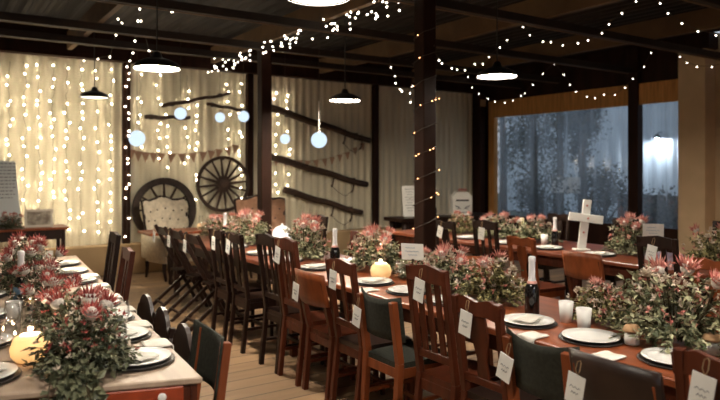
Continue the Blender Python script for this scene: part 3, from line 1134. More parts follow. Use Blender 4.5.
FL = {
    'A': lambda: arrangement(1, .22, .30, .30, 'leaf', [('p', .0, .05, .30, .085), ('p', -.10, -.10, .27, .08), ('w', .08, -.08, .29, .045), ('p', .05, .18, .27, .075), ('p', -.03, .22, .24, .07), ('w', -.14, .10, .25, .035)]),
    'B': lambda: arrangement(2, .24, .28, .25, 'leaf2', [('p', -.05, .0, .25, .075), ('w', -.08, .14, .22, .04), ('w', -.02, -.14, .24, .045), ('w', -.16, -.05, .17, .035), ('p', .1, .1, .24, .07)]),
    'C': lambda: arrangement(3, .25, .30, .25, 'leaf', [('p', .0, .08, .25, .08), ('p', -.06, -.08, .24, .08), ('w', -.12, .02, .21, .04), ('p', .03, -.2, .22, .075), ('p', .1, .0, .25, .07), ('w', .02, .2, .22, .04)]),
    'D': lambda: arrangement(4, .26, .32, .30, 'leafdark', [('r', .02, .02, .32, .10), ('r', -.10, .16, .30, .085), ('r', .12, .12, .27, .09), ('r', .0, -.13, .29, .085)], .045, .013, 120, 14),
    'E': lambda: arrangement(5, .22, .28, .28, 'leafdark', [('r', -.02, .08, .28, .09), ('r', .08, -.05, .26, .085), ('r', -.1, -.08, .26, .085), ('r', .02, -.18, .24, .08), ('r', .1, .15, .24, .08)]),
}
GF = 'flower arrangements along the '
mids = [('A', 1.20, .90, 'at the right frame edge, nearest'), ('A', 1.74, 1.10, 'tallest, right foreground'), ('B', 2.22, .72, 'between the foreground bottle and the tallest clump'),
        ('B', 2.95, .95, 'just left of the foreground bottle'), ('C', 3.37, .95, 'behind the tall red chair'), ('C', 3.86, .72, 'right of the menu card'),
        ('C', 4.42, 1.1, 'just behind the glowing candle'), ('A', 5.42, 1.08, 'left of the second bottle'), ('C', 6.75, 1.15, 'left of the white lantern'), ('B', 7.35, .95, 'farther left of the lantern'), ('C', 7.8, .8, 'at the far end')]
for i, (k, y, s, lab) in enumerate(mids):
    inst('F' + k, FL[k], V(({2.22: 3.08, 3.86: 3.13, 4.42: 3.10}.get(y, 2.98), y, TZ)), RN.uniform(-.5, .5) + (PI if i % 2 else 0), 'pink and green flower clump, middle tables, ' + lab, 'flowers', GF + 'middle tables', s)
for i, (k, ly, s, lab, dx) in enumerate((('D', .34, .80, 'nearest the camera', .55), ('D', .84, .70, 'second from near end', .57), ('E', 1.34, .72, 'third from near end', .52), ('E', 1.86, .75, 'fourth from near end', .47), ('E', 2.5, .9, 'fifth from near end', .46), ('E', 3.15, .9, 'farthest from the camera', .46))):
    inst('F' + k, FL[k], loc1(dx, ly), i * 1.3, 'coral-red flower and foliage clump, left table, ' + lab, 'flowers', GF + 'left table', s)
for i, (k, y, s, lab) in enumerate((('C', 2.16, 1.15, 'at the right frame edge'), ('B', 2.98, 1.1, 'left of the pillar candle'), ('A', 3.84, 1.05, 'just right of the cross'), ('C', 5.05, 1.0, 'left of the black bottle'), ('C', 5.62, 1.0, 'above the dark chair'), ('B', 6.3, .9, 'farthest under the wide window'))):
    inst('F' + k, FL[k], V((5.80, y, TZ)), i * 1.1, 'flower and foliage clump, right-hand tables, ' + lab, 'flowers', GF + 'right-hand tables', s)
# trailing sprig over the near end of the left table
r = empty('foliage_sprig', loc1(.46, .125), T1R + math.atan2(-.24, T1W), 'grey-green foliage trailing over the near end of the left table', 'foliage')
rn = random.Random(5)
mb, sm = MB(), MB()
for i in range(16):
    x = rn.uniform(-.12, .12)
    L = rn.uniform(.10, .30)
    pts = [(x * .6, .03 - .0, .03), (x, -.02, .045), (x * 1.1, -.05, .0), (x * 1.2 + .01, -.062, -L * .5), (x * 1.25, -.06, -L)]
    sm.tube(pts, .003, 4, False)
    for k in range(14):
        t = rn.random() * 3.99
        j = int(t)
        p = V(pts[j]).lerp(V(pts[j + 1]), t - j)
        leaf(mb.bm, p, rvec(rn) + V((0, -.5, -.3)), V((0, -1, .4)) + rvec(rn) * .5, rn.uniform(.035, .06), .014)
mb.build('foliage', M['leafdark'], r, False, False)
sm.build('stems', M['stem'], r)
# ------------------------------------------------------------------ far left corner: side table, board, picture, flowers
r = empty('side_table', (.92, 9.62, 0), 0, 'small wooden side table against the light-curtained wall, far left', 'table')
MB().span((-.62, -.26, .79), (.62, .26, .82), .005).build('tabletop', M['orange'], r)
MB().span((-.56, -.22, .66), (.56, -.20, .789)).span((-.56, .20, .66), (.56, .22, .789)).span((-.57, -.2, .66), (-.55, .2, .789)).span((.55, -.2, .66), (.57, .2, .789)).build('apron', M['dark'], r)
for sx in (-.55, .55):
    for sy in (-.21, .21): MB().box((sx, sy, .395), (.05, .05, .79), None, .004, .7).build('leg', M['dark'], r)
for sx in (-.3, .25):
    o = MB().span((-.17, -.008, 0), (.17, .008, .52), .003).build('white_panel', M['card'])
    o.location = (.92 + sx, 9.33, 0)
    o.rotation_euler = (R(6), 0, 0)
    o.rotation_euler = (R(-6), 0, 0)
    tag(o, 'white board leaning against the side table, ' + ('left' if sx < 0 else 'right') + ' one', 'board', 'white boards by the side table')
tz = .82
# seating-plan board
pb = on_y(3, 208, 9.66)
r = empty('seating_board', (pb.x - .05, 9.66, tz), R(-6), 'tall pale grey board with rows of small writing, far left', 'sign')
tl = Matrix.Rotation(R(-8), 3, 'X')
Mx = Matrix.Translation((0, 0, 0)) @ tl.to_4x4() @ Matrix.Rotation(PI / 2, 4, 'X')
MB().prism([(-.36, 0), (.27, 0), (.25, .2), (.19, .89), (-.36, .92)], .012, Mx).build('board', M['greyboard'], r)
w = MB()
rn = random.Random(2)
for j in range(11):
    x = -.33
    z = .86 - j * .046
    while x < .17:
        L = rn.uniform(.015, .05)
        w.box(tl @ V((x + L / 2, -.0085, z)), (L, .002, .012), tl)
        x += L + .014
w.build('lettering', M['ink'], r)
# framed picture
pf = on_y(39, 226, 9.55)
r = empty('picture_frame', (pf.x, 9.55, tz), R(-4), 'white-framed faded picture standing on the far left side table', 'picture frame')
tl = Matrix.Rotation(R(-10), 3, 'X')
f = MB()
for a, b in (((-.17, 0, .0), (-.14, 0, .24)), ((.14, 0, 0), (.17, 0, .24))):
    f.box(tl @ V(((a[0] + b[0]) / 2, 0, .12)), (.03, .022, .24), tl)
for z in (.015, .225): f.box(tl @ V((0, 0, z)), (.28, .022, .03), tl)
f.build('frame', M['frame'], r)
MB().box(tl @ V((0, .002, .12)), (.285, .008, .185), tl).build('picture', M['picture'], r)
MB().bar((0, .018, .17), (0, .085, .0), .03, .004).build('easel_back', M['frame'], r)
inst('FE', FL['E'], (.84, 9.44, tz), 1.0, 'red flowers standing on the side table in front of the grey board', 'flowers', None, .62)

# ------------------------------------------------------------------ armchairs
def armchair(loc, rz, m, label, w=.66):
    r = empty('armchair', loc, rz, label, 'armchair')      # faces local -Y
    MB().span((-w / 2 + .07, -.30, .34), (w / 2 - .07, .22, .47), .03).build('seat_cushion', m, r)
    MB().span((-w / 2 + .04, -.28, .24), (w / 2 - .04, .26, .34), .015).build('seat_base', m, r)

    def f(u, v):
        x = (u - .5) * w * (1 + .10 * v)
        z = .44 + .66 * v + .05 * math.sin(u * PI) * v + .02 * math.cos(u * 4 * PI) * v
        tuft = .018 * (math.cos(u * 8 * PI) * math.cos(v * 6 * PI))
        y = .20 + .13 * v - .10 * (abs(2 * u - 1) ** 3) * 1.0 + tuft
        return (x, y, z), (0, -1, .2)
    bk = MB().solid_grid(f, 40, 28, .09).build('backrest', m, r, True)
    b = MB()
    for i in range(5):
        for j in range(4):
            u, v = (i + .5 + (.5 if j % 2 else 0)) / 5.5, (j + .9) / 5
            if u > .95: continue
            p, _ = f(u, v)
            b.sphere((p[0], p[1] - .052, p[2]), .014, 8, 6, (1, .6, 1))
    b.build('buttons', M['leather'], bk, True)
    tr = [V(f(0, 0)[0]), V(f(0, .3)[0]), V(f(0, .7)[0])] + [V(f(i / 14, 1)[0]) for i in range(15)] + [V(f(1, .7)[0]), V(f(1, .3)[0]), V(f(1, 0)[0])]
    MB().tube([p + V((0, -.02, .012)) for p in tr], .024, 8).build('back_frame', M['dark'], r, True)
    for s in (1, -1):
        a = MB()
        pr = [(-.30, .30), (-.31, .54), (-.29, .62), (-.20, .64), (.05, .63), (.20, .70), (.25, .70), (.25, .30)]
        a.prism(pr, .085, Matrix.Translation((s * (w / 2 + .0), 0, 0)) @ Matrix(((0, 0, 1, 0), (1, 0, 0, 0), (0, 1, 0, 0), (0, 0, 0, 1))))
        bmesh.ops.bevel(a.bm, geom=a.bm.edges[:], offset=.02, segments=2, affect='EDGES')
        a.build('arm', m, r, True)
    for sx in (1, -1):
        for y in (-.25, .22):
            MB().tube([(sx * (w / 2 - .05), y, .25), (sx * (w / 2 - .045), y - .01, .14), (sx * (w / 2 - .06), y - (.03 if y < 0 else -.05), 0)], [.032, .026, .018], 8).build('leg', M['dark'], r)
    return r


armchair((2.96, 9.45, 0), R(14), M['uph'], 'cream button-backed armchair with dark legs in front of the dark wheel')
armchair((4.22, 8.95, 0), R(-6), M['uphb'], 'rosy brown button-backed armchair behind the bare dark post', .72)
# small bare table at the end
r = empty('small_table', (2.86, 8.72, 0), R(1), 'small bare wooden table in front of the cream armchair', 'table')
MB().span((-.52, -.28, .725), (.52, .28, .76), .006).build('tabletop', M['orange'], r)
MB().span((-.16, -.20, .66), (.46, .20, .724)).build('apron', M['dark'], r)
for sx in (-.10, .40):
    for sy in (-.15, .15):
        MB().lathe([(0, 0), (.03, 0), (.035, .05), (.025, .09), (.045, .2), (.05, .38), (.03, .46), (.042, .5), (.042, .659), (0, .659)], 12, (sx, sy, 0)).build('leg', M['dark'], r, True)
MB().span((-.10, -.02, .11), (.40, .02, .16)).build('stretcher', M['dark'], r)
inst('hurr', mk_hurricane, (3.14, 8.72, TZ), 0, 'small glowing candle on the bare table by the wheels', 'candle', None, .8)


# ------------------------------------------------------------------ wagon wheels
def wheel(loc, ry, rad, rim, thick, ns, m, label, lean):
    r = empty('wagon_wheel', loc, 0, label, 'wheel')
    r.rotation_euler = (lean, ry, 0)
    X = Matrix.Rotation(PI / 2, 3, 'X')
    MB().lathe([(rad - rim, -thick / 2), (rad, -thick / 2), (rad, thick / 2), (rad - rim, thick / 2)], 56, (0, 0, 0), X, True).build('rim', m, r)
    MB().lathe([(0, -.075), (.045, -.075), (.05, -.05), (.085, -.04), (.085, .035), (.05, .045), (0, .045)], 20, (0, 0, 0), X).build('hub', M['oldwood'], r)
    for i in range(ns):
        a = 2 * PI * i / ns + .1
        d = V((math.cos(a), 0, math.sin(a)))
        MB().tube([d * .08, d * .22, d * (rad - rim + .005)], [.026, .022, .016], 7).build('spoke', M['oldwood'], r)
    return r


w1 = on_y(165, 206, 10.18)
wheel((w1.x, 10.195, .452 + .505), .1, .505, .105, .07, 12, M['metal'], 'thick-rimmed dark wagon wheel standing behind the cream armchair', R(-6))
w2 = on_y(223, 184, 10.26)
wheel((w2.x, 10.235, w2.z), .0, .47, .05, .045, 16, M['oldwood'], 'thin-rimmed wagon wheel with sixteen spokes hanging on the wall', 0)
hk = MB().box((0, 0, 0), (.03, .10, .02)).build('wheel_hook', M['metal'])
hk.location = (w2.x, 10.30, w2.z + .41)
tag(hk, 'iron hook holding the thin wagon wheel at its top', 'hook')


# ------------------------------------------------------------------ yokes and shafts on the wall
def yoke(a, b, ra, rb, pins, label, name='ox_yoke', cat='yoke'):
    A, B = on_y(a[0], a[1], WY - .12), on_y(b[0], b[1], WY - .11)
    r = empty(name, A, 0, label, cat, None)
    d = B - A
    n = 9
    pts = [d * (i / (n - 1)) + V((0, 0, .012 * math.sin(i * 1.7))) for i in range(n)]
    MB().tube(pts, [ra + (rb - ra) * i / (n - 1) for i in range(n)], 8).build('beam', M['oldwood'], r, True)
    m = MB()
    for t in (.15, .85): m.span((d.x * t - .02, -.02, d.z * t - ra), (d.x * t + .02, .075, d.z * t + ra))
    m.build('bracket', M['metal'], r)
    for t in pins:
        p = d * t
        MB().tube([p + V((.0, -.035, .06)), p + V((.0, -.04, -.05)), p + V((-.02, -.04, -.16)), p + V((-.05, -.035, -.22))], [.014, .016, .014, .02], 7).build('yoke_pin', M['oldwood'], r)
    if len(pins) > 1:
        p, q = d * pins[-2], d * pins[-1]
        pts = [p + V((-.04, -.035, -.2)), p.lerp(q, .25) + V((0, -.03, -.30)), p.lerp(q, .6) + V((0, -.03, -.33)), q + V((-.05, -.035, -.2))]
        MB().tube(pts, .006, 5).build('strap', M['leather'], r)
    return r


yoke((271, 108), (370, 141), .066, .054, (.72, .9), 'topmost of three long dark ox yokes sloping on the right wall bay')
yoke((271, 157), (367, 185), .066, .054, (.62, .84), 'middle one of three long dark ox yokes sloping on the right wall bay')
yoke((284, 190), (362, 213), .060, .05, (.6, .85), 'lowest of three long dark ox yokes sloping on the right wall bay')
yoke((162, 106), (230, 93.5), .032, .024, (), 'upper thin wooden shaft rising to the right on the wall above the wheels', 'wagon_shaft', 'shaft')
yoke((145, 117), (190, 118), .035, .030, (), 'short level wooden shaft on the wall beside the upper globe', 'wagon_shaft', 'shaft')
yoke((207, 104), (246, 111), .030, .026, (), 'thin wooden shaft sloping down to the right towards the wall post', 'wagon_shaft', 'shaft')

# ------------------------------------------------------------------ bunting
def bunting(pts, nf, label, flag=.13):
    W = [on_y(x, y, WY - .12) for x, y in pts]
    r = empty('bunting', W[0], 0, label, 'bunting', None)
    L = [p - W[0] for p in W]
    MB().tube(L, .004, 5).build('cord', M['string'], r)
    for i in range(nf):
        t = (i + .5) / nf * (len(L) - 1)
        j = min(int(t), len(L) - 2)
        p = L[j].lerp(L[j + 1], t - j)
        f = MB().prism([(-flag / 2, 0), (flag / 2, 0), (0, -flag * 1.25)], .003, Matrix.Translation(p) @ Matrix.Rotation(RN.uniform(-.2, .2), 4, 'Y') @ Matrix.Rotation(PI / 2 + RN.uniform(-.15, .15), 4, 'X'))
        f.build('flag', M['bunting'], r)


bunting([(128, 149), (143, 152.5), (160, 153.5), (182, 154), (205, 152), (222, 149), (240, 144)], 13, 'string of small faded flags above the wagon wheels')
bunting([(273, 158), (291, 160), (310, 161), (330, 158), (348, 152), (366, 141)], 12, 'string of small faded flags between the ox yokes', .12)

# ------------------------------------------------------------------ back right sideboard
sb = V((7.33, 8.45, 0))
r = empty('console_table', sb, R(0), 'dark wooden console table against the back right, holding white boxes', 'table')
MB().span((-1.06, -.25, .74), (1.06, .25, .80), .006).build('tabletop', M['dark'], r)
MB().span((-.98, -.20, .60), (.98, -.17, .739)).span((-.98, .17, .60), (.98, .2, .739)).build('apron', M['dark'], r)
for sx in (-.93, .93):
    for sy in (-.17, .17): MB().lathe([(0, 0), (.04, 0), (.05, .1), (.035, .16), (.055, .35), (.04, .5), (.055, .55), (.055, .739), (0, .739)], 12, (sx, sy, 0)).build('leg', M['dark'], r, True)
ps = on_y(410.5, 215, 8.5)
r = empty('welcome_sign', (ps.x, 8.5, .80), R(-14), 'white paper sign with faint lines on the console table', 'sign')
tl = Matrix.Rotation(R(-6), 3, 'X')
MB().box(tl @ V((0, 0, .26)) + V((0, 0, .002)), (.27, .008, .52), tl).build('panel', M['card'], r)
w = MB()
for j in range(9):
    hw = .09 - .02 * ((j * 7) % 3)
    w.box(tl @ V((0, -.005, .46 - j * .045)) + V((0, 0, .002)), (hw * 2, .002, .008), tl)
w.build('lettering', M['ink'], r)
MB().bar((0, .01, .32), (0, .14, .002), .04, .006).build('easel_back', M['card'], r)
pg = on_y(441, 215, 8.5)
r = empty('display_stand', (pg.x + .03, 8.5, .80), R(-14), 'thin-framed upright glass panel left of the white card box', 'frame')
f = MB()
for x in (-.14, .14): f.span((x - .007, -.007, 0), (x + .007, .007, .46))
f.span((-.133, -.007, .446), (.133, .007, .46)).span((-.133, -.007, 0), (.133, .007, .014)).span((-.12, -.05, 0), (-.10, .05, .008)).span((.10, -.05, 0), (.12, .05, .008))
f.build('frame', M['frame'], r)
MB().span((-.133, -.002, .014), (.133, .002, .446)).build('pane', M['glass'], r)
px = on_y(461, 214, 8.40)
r = empty('card_box', (px.x, 8.40, .80), R(-28), 'white house-shaped card box with a dark slot and scroll ornaments', 'box')
MB().prism([(-.16, 0), (.16, 0), (.17, .32), (.10, .40), (-.10, .40), (-.17, .32)], .20, Matrix.Rotation(PI / 2, 4, 'X')).build('body', M['card'], r)
MB().span((-.115, -.104, .24), (.115, -.099, .268)).build('slot', M['blackink'], r)
s = MB()
for sg in (1, -1):
    s.tube([(sg * .03, -.103, .10), (sg * .07, -.103, .14), (sg * .11, -.103, .15), (sg * .13, -.103, .17)], [.006, .013, .011, .004], 6)
    s.tube([(sg * .05, -.103, .12), (sg * .09, -.103, .10), (sg * .10, -.103, .12)], [.005, .010, .004], 6)
s.tube([(-.08, -.103, .05), (0, -.103, .04), (.08, -.103, .05)], [.004, .011, .004], 6)
s.build('scroll_ornament', M['ink'], r)
rn = random.Random(4)
for k in range(3):
    protea(MB(), V((-.04 + .05 * k, -.03, .401)), V((.1 * (k - 1), -.3, 1)), .06, rn, 14).build('flower', M['pink'], r, False, False)
inst('blk', lambda: MB().lathe([(0, 0), (.045, 0), (.048, .01), (.048, .13), (.02, .18), (.016, .24), (0, .24)], 14).build('dark_bottle', M['bottle'], None, True), on_y(434, 215, 8.34) * 1, 0, 'squat dark bottle on the console table beside the wound post', 'bottle')
PRO['blk'].location.z = .80
# small white notice on the corner upright
c = on_y(472, 94, 9.06)
o = MB().span((-.07, -.01, -.07), (.07, .01, .07)).build('wall_box', M['kraft'])
o.location = (WX - .22, WY - .312, 3.02)
tag(o, 'small square tan box high on the corner upright', 'box')


# ------------------------------------------------------------------ pendant lamps and globes
def pendant(p, rad, m, label, ztop=3.2, h=.10):
    r = empty('pendant_lamp', p, 0, label, 'lamp', 'black pendant lamps')
    MB().lathe([(rad, 0), (rad * 1.01, .012), (rad * .86, h * .52), (rad * .55, h * .82), (.05, h), (.03, h + .05), (0, h + .052), (0, h + .04), (.028, h + .03), (.045, h - .012), (rad * .53, h * .78), (rad * .84, h * .48), (rad * .975, .006)], 32).build('lamp_shade', M['black'], r, True)
    MB().lathe([(0, .010), (rad * .93, .010), (rad * .93, .018), (0, .022)], 32).build('diffuser', m, r)
    MB().tube([(0, 0, h + .05), (0, 0, ztop - p.z)], .006, 6).build('cord', M['black'], r)
    return r


pendant(P(157, 69, 5.75), .205, M['lampside'], 'lit pendant lamp hanging in front of the first wall post', 3.7)
pendant(P(345, 101, 8.1), .20, M['lampside'], 'lit pendant lamp in front of the ox yokes', 3.7)
pendant(P(497, 77, 6.4), .20, M['lampright'], 'lit pendant lamp right of the wound post', 3.7)
pendant(P(94.5, 98, 8.9), .195, M['lampdim'], 'dim pendant lamp in front of the light strands, far left', 3.7)
pendant(P(318, -2, 3.7), .185, M['lamp'], 'bright pendant lamp cut by the top frame edge', 3.7)
for x, y, lab in ((2.9, 1.0, 'over the near end of the middle table'), (.35, 1.6, 'over the near end of the left table'), (7.6, 2.6, 'right of the right-hand tables'), (2.6, -1.4, 'behind the camera')):  # unseen pendants added to fill the tables and wall end with light
    pendant(V((x, y, 2.5)), .20, M['lamp'], 'added fill pendant lamp out of frame, ' + lab, 3.7)


def globe(px, py, rp, d, lab, sleeve=False, ztop=3.7):
    p = P(px, py, d)
    rad = rp / FPX * d
    r = empty('globe_lantern', p, 0, lab, 'lantern', 'pale blue globe lanterns')
    MB().sphere((0, 0, 0), rad, 20, 14).build('globe', M['globe'], r, True)
    MB().lathe([(0, rad * .97), (.02, rad * .97), (.02, rad * 1.12), (0, rad * 1.12)], 10).build('cap', M['frame'], r)
    if sleeve:
        t = P(px, 101, d).z - p.z
        MB().tube([(0, 0, rad * 1.1), (0, 0, t)], .012, 6).build('sleeve', M['card'], r)
        MB().tube([(0, 0, t), (0, 0, ztop - p.z)], .003, 5).build('cord', M['wire'], r)
    else:
        MB().tube([(0, 0, rad * 1.1), (0, 0, ztop - p.z)], .0025, 5).build('cord', M['wire'], r)


globe(137, 138.5, 8, 8.8, 'largest pale blue globe, leftmost, beside the first wall post')
globe(180.5, 113.5, 6, 9.2, 'pale blue globe in front of the short level shaft')
globe(220, 117.5, 5, 9.6, 'pale blue globe, left one of the close pair above the thin wheel')
globe(243.5, 116.5, 5.5, 9.5, 'pale blue globe, right one of the close pair, beside the bare post')
globe(285, 139, 5, 10.0, 'pale blue globe beside the light strands right of the bare post')
globe(319, 140, 8, 8.9, 'pale blue globe hanging on a white cord between the ox yokes', True)


# ------------------------------------------------------------------ fairy lights
BULB = {}


def bulb_mesh(r, m):
    k = (round(r, 4), m.name)
    if k not in BULB:
        b = MB().sphere((0, 0, 0), r, 8, 6)
        me = bpy.data.meshes.new('bulb')
        b.bm.to_mesh(me)
        b.bm.free()
        for p in me.polygons: p.use_smooth = True
        me.materials.append(m)
        BULB[k] = me
    return BULB[k]


def lights(name, wire, bulbs, r, m, label, cat='fairy lights', group=None, wr=.0022):
    o0 = V(wire[0]) if wire and not isinstance(wire[0], list) else V(wire[0][0])
    e = empty(name, o0, 0, label, cat, group)
    segs = [wire] if not isinstance(wire[0], list) else wire
    w = MB()
    for s in segs: w.tube([V(p) - o0 for p in s], wr, 4, False)
    w.build('wire', M['wire'], e)
    me = bulb_mesh(r, m)
    for p in bulbs:
        b = bpy.data.objects.new('bulb', me)
        COL.objects.link(b)
        b.parent = e
        b.location = V(p) - o0


def strand(px, y0, y1, n, lab, group, yw=WY - .11, jit=1.6):
    A, B = on_y(px, y0, yw), on_y(px, y1, yw)
    pts, bl = [], []
    for i in range(n * 2 + 1):
        t = i / (n * 2)
        p = A.lerp(B, t)
        p.x += RN.uniform(-1, 1) * .012 * jit
        pts.append(p)
        if i % 2: bl.append(p + V((RN.choice((-1, 1)) * RN.uniform(.008, .03), -.008, RN.uniform(-.06, .06))))
    bl = [b for b in bl if RN.random() > .08]
    lights('fairy_light_strand', pts, bl, .0075, M['warm_bulb'], lab, 'fairy lights', group)


xs = [-8, 9, 25, 39, 53, 67, 81, 97, 111]
for i, x in enumerate(xs):
    strand(x, 60 + i, 236, 17, 'warm fairy-light strand left of the first wall post, %s from the left' % ordn[i], 'light strands on the left wall bay')
strand(127, 66, 238, 20, 'warm fairy-light strand running down the first dark wall post', None, WY - .15, .3)
for i, (x, a, b, lab) in enumerate(((140, 70, 150, 'just right of the first wall post'), (159, 72, 165, 'above the dark wheel'), (168, 110, 172, 'right of the dark wheel top'), (187, 75, 170, 'in the middle of the wheel bay'), (196, 100, 205, 'at the left edge of the thin wheel'), (228, 78, 165, 'above the thin wheel'), (240, 80, 200, 'left of the second wall post'), (276, 85, 196, 'just right of the bare post'), (288, 88, 196, 'second to the right of the bare post'))):
    strand(x, a, b, max(6, int((b - a) / 9)), 'warm fairy-light strand ' + lab, 'light strands above the wheels')

# dense garland wound along the rafter over the bare post
rn = random.Random(8)
pts, bl = [], []
for i in range(150):
    t = i / 149
    y = 10.05 - t * 5.5
    a = i * .62
    pts.append(V((PX + .075 * math.cos(a) * 1.2, y, 3.36 + .09 * math.sin(a))))
    if i % 5 < 4:
        bl.append(V((PX + rn.uniform(-.16, .10), y + rn.uniform(-.05, .05), 3.25 + rn.uniform(-.10, .10))))
for b in list(bl):
    pass
bl = [b for b in bl if not any(abs(b.y - yy) < .07 for yy in (5.0, 6.6, 8.1, 9.05)) or b.z < 3.17]
bl = [b for b in bl if not (abs(b.x - PX) < .11 and (abs(b.y - Q1) < .11 or abs(b.y - Q2) < .11))]
lights('fairy_light_garland', pts, bl, .009, M['cool_bulb'], 'dense white fairy-light garland wound along the rafter over the bare post')


def swag(pix, d0, d1, lab, m='cool_bulb', r=.0070, ends=True, skip=()):
    n = len(pix)
    W = []
    for i, (x, y) in enumerate(pix):
        keys = d0 if isinstance(d0, list) else [(0, d0), (n - 1, d1)]
        for (a, da), (b, db) in zip(keys, keys[1:]):
            if a <= i <= b:
                W.append(P(x, y, da + (db - da) * (i - a) / (b - a)))
                break
    wire = list(W)
    bl = [W[i] - V((0, 0, .014)) for i in range(n) if i not in skip]
    lights('string_lights', wire, bl, r, M[m], lab, 'string lights', None, .003)


swag([(434, 45), (434.5, 51), (439, 59), (442, 62), (452, 67), (457, 68.5), (465, 69), (475, 63), (483, 63), (489, 56), (500, 46.5), (507, 39), (514, 33)], 5.95, 7.95, 'white light string dipping right of the wound post', skip=(0, 12))
swag([(519, 20), (523, 26), (530, 34), (543, 40.5), (551, 41), (563, 44), (578, 42), (588, 39), (602, 32), (609, 23), (622, 12), (636, 0), (642, -5)], 7.65, 6.4, 'white light string dipping at the upper right, ending at the top frame edge', skip=(0, 12))
swag([(654, -5), (660, 2), (668, 12), (682, 22), (698, 30), (716, 34), (735, 36), (752, 30), (770, 16), (785, 2)], 6.45, 5.4, 'white light string running off the right frame edge near the top', skip=(0, 9))
swag([(462, 64), (468, 76), (472, 87), (479, 93), (488, 98), (495, 101), (505, 102), (513, 100), (521, 95), (525, 92.5), (533, 84), (543, 73), (554, 63), (564, 74), (570, 84), (576, 91), (587, 96), (595, 97.5), (604, 94), (615, 94), (625, 87), (633, 78), (644, 66), (651, 52), (659, 37), (670, 48), (680, 56), (687, 62), (697, 66), (712, 66), (728, 62), (745, 52)], [(0, 12.2), (22, 10.3), (34, 8.27), (41, 7.4)], 0, 'long white light string scalloped along the window wall', skip=(0, 31))
swag([(388, 52), (391, 66), (395, 75), (395.5, 82), (400, 88), (402, 90), (410, 92), (412, 85), (410.5, 101), (417, 94)], 7.6, 6.05, 'short white light string left of the wound post', skip=(0, 9))
swag([(134, -6), (140, 8), (138, 20), (135, 40), (133, 52), (130, 60), (127, 66)], 7.9, 9.8, 'thin white light string hanging from the ceiling at the upper left', r=.011)
swag([(140, -6), (141, 20), (145, 35), (149, 50), (152, 58)], 7.9, 9.0, 'second thin light string at the upper left, ending by the pendant lamp', r=.010)
swag([(118, 18), (122, 22), (116, 34), (113, 46), (110, 56), (98, 58), (84, 60)], 8.3, 9.6, 'faint light string hanging before the left rafter', r=.009)
swag([(150, 2), (158, 6), (164, 3), (169, 5), (172, 10), (175, 2)], 7.2, 7.2, 'small bunch of lights at the top frame edge, upper left', r=.016)

# helix on the wrapped post
pts, bl = [], []
N = 150
hw = .086
for i in range(N + 1):
    t = i / N
    a = t * 2 * PI * 9
    ca, sa = math.cos(a), math.sin(a)
    k = hw / max(abs(ca), abs(sa))
    z = .95 + 2.0 * t
    pts.append(V((PX + ca * k, Q2 + sa * k, z)))
    if RN.random() < (.45 if 2.12 < z < 2.36 else .2): bl.append(V((PX + ca * k * 1.13, Q2 + sa * k * 1.13, z)))
lights('wound_light_string', pts, bl, .005, M['amber_bulb'], 'thin amber light string wound around the dark post in the middle', 'string lights', None, .004)

# ------------------------------------------------------------------ outdoors, beyond the clear blinds
o = MB().span((WX + .3, -3, -.25), (34, 34, -.12)).build('lawn', M['grass'])
tag(o, 'dark lawn outside the clear plastic windows', 'lawn', None, 'structure')
r = empty('garden_wall', (15.6, 7.6, -.12), 0, 'low red-brown garden wall outside the right-hand window', 'wall')
MB().span((-.15, -3.4, 0), (.15, 3.0, .98)).build('wall', M['brick'], r)
MB().span((-.2, -3.45, .981), (.2, 3.05, 1.04), .01).build('coping', M['oldwood'], r)
o = corrugated(5.0, 19.0, -.12, 5.6, .5, .03, lambda s, off, z: ((20 + off, s, z), (-1, 0, 0))).build('corrugated_shed', M['shed'])
tag(o, 'pale blue-grey corrugated shed wall seen through the windows', 'shed')
r = empty('wall_lamp', (19.7, on_x(657, 138, 19.7).y, 2.6), 0, 'small outdoor lamp on the shed wall, seen through the right-hand window', 'lamp')
MB().lathe([(0, .14), (.05, .13), (.12, .02), (.12, 0), (.11, 0), (.11, .015), (0, .12)], 16).build('hood', M['black'], r, True)
MB().sphere((0, 0, .03), .05, 10, 8).build('bulb', emit('outdoor_bulb', (.80, .90, 1.0), 900), r, True)
MB().tube([(0, 0, .13), (.1, 0, .2), (.27, 0, .2)], .015, 6).build('arm', M['black'], r)
bp = on_x(565.5, 196, 12.6)
r = empty('notice_board', (12.6, bp.y, -.12), 0, 'pale blue board on two posts outside the wide window', 'board')
zt, zb = on_x(565, 177, 12.6).z + .12, on_x(565, 193, 12.6).z + .12
MB().span((-.02, -.42, zb), (.02, .42, zt)).build('panel', M['card'], r)
for y in (-.36, .36): MB().span((.021, y - .03, 0), (.07, y + .03, zt)).build('post', M['bark'], r)


def tree(x, y, h, cr, seed, label, trunk=.12, ground=-.12, nl=4200, name='garden_tree'):
    rn = random.Random(seed)
    r = empty(name, (x, y, ground), 0, label, 'tree', None)
    t = MB()
    t.tube([(0, 0, 0), (.05, .03, h * .35), (.02, .08, h * .7), (0, 0, h * .95)], [trunk, trunk * .8, trunk * .5, .02], 8)
    f = MB()
    for i in range(14):
        a = rn.uniform(0, 2 * PI)
        z = rn.uniform(h * .28, h * .9)
        L = cr * rn.uniform(.5, 1.0) * (1.1 - z / h * .5)
        e = V((math.cos(a) * L, math.sin(a) * L, z + rn.uniform(0, .6)))
        t.tube([(0, 0, z - .2), e * .5 + V((0, 0, z * .5)), e], [.03, .02, .008], 5)
        for k in range(nl // 14):
            p = e + V((rn.gauss(0, cr * .28), rn.gauss(0, cr * .28), rn.gauss(0, cr * .26)))
            leaf(f.bm, p, rvec(rn), rvec(rn), rn.uniform(.05, .11), rn.uniform(.014, .03))
    t.build('trunk', M['bark'], r)
    f.build('crown', M['tree'], r, False, False)


def dirpt(px, d): 
    k = (px - 360) / FPX
    q = FWD * d + RGT * (k * d)
    return q.x, q.y


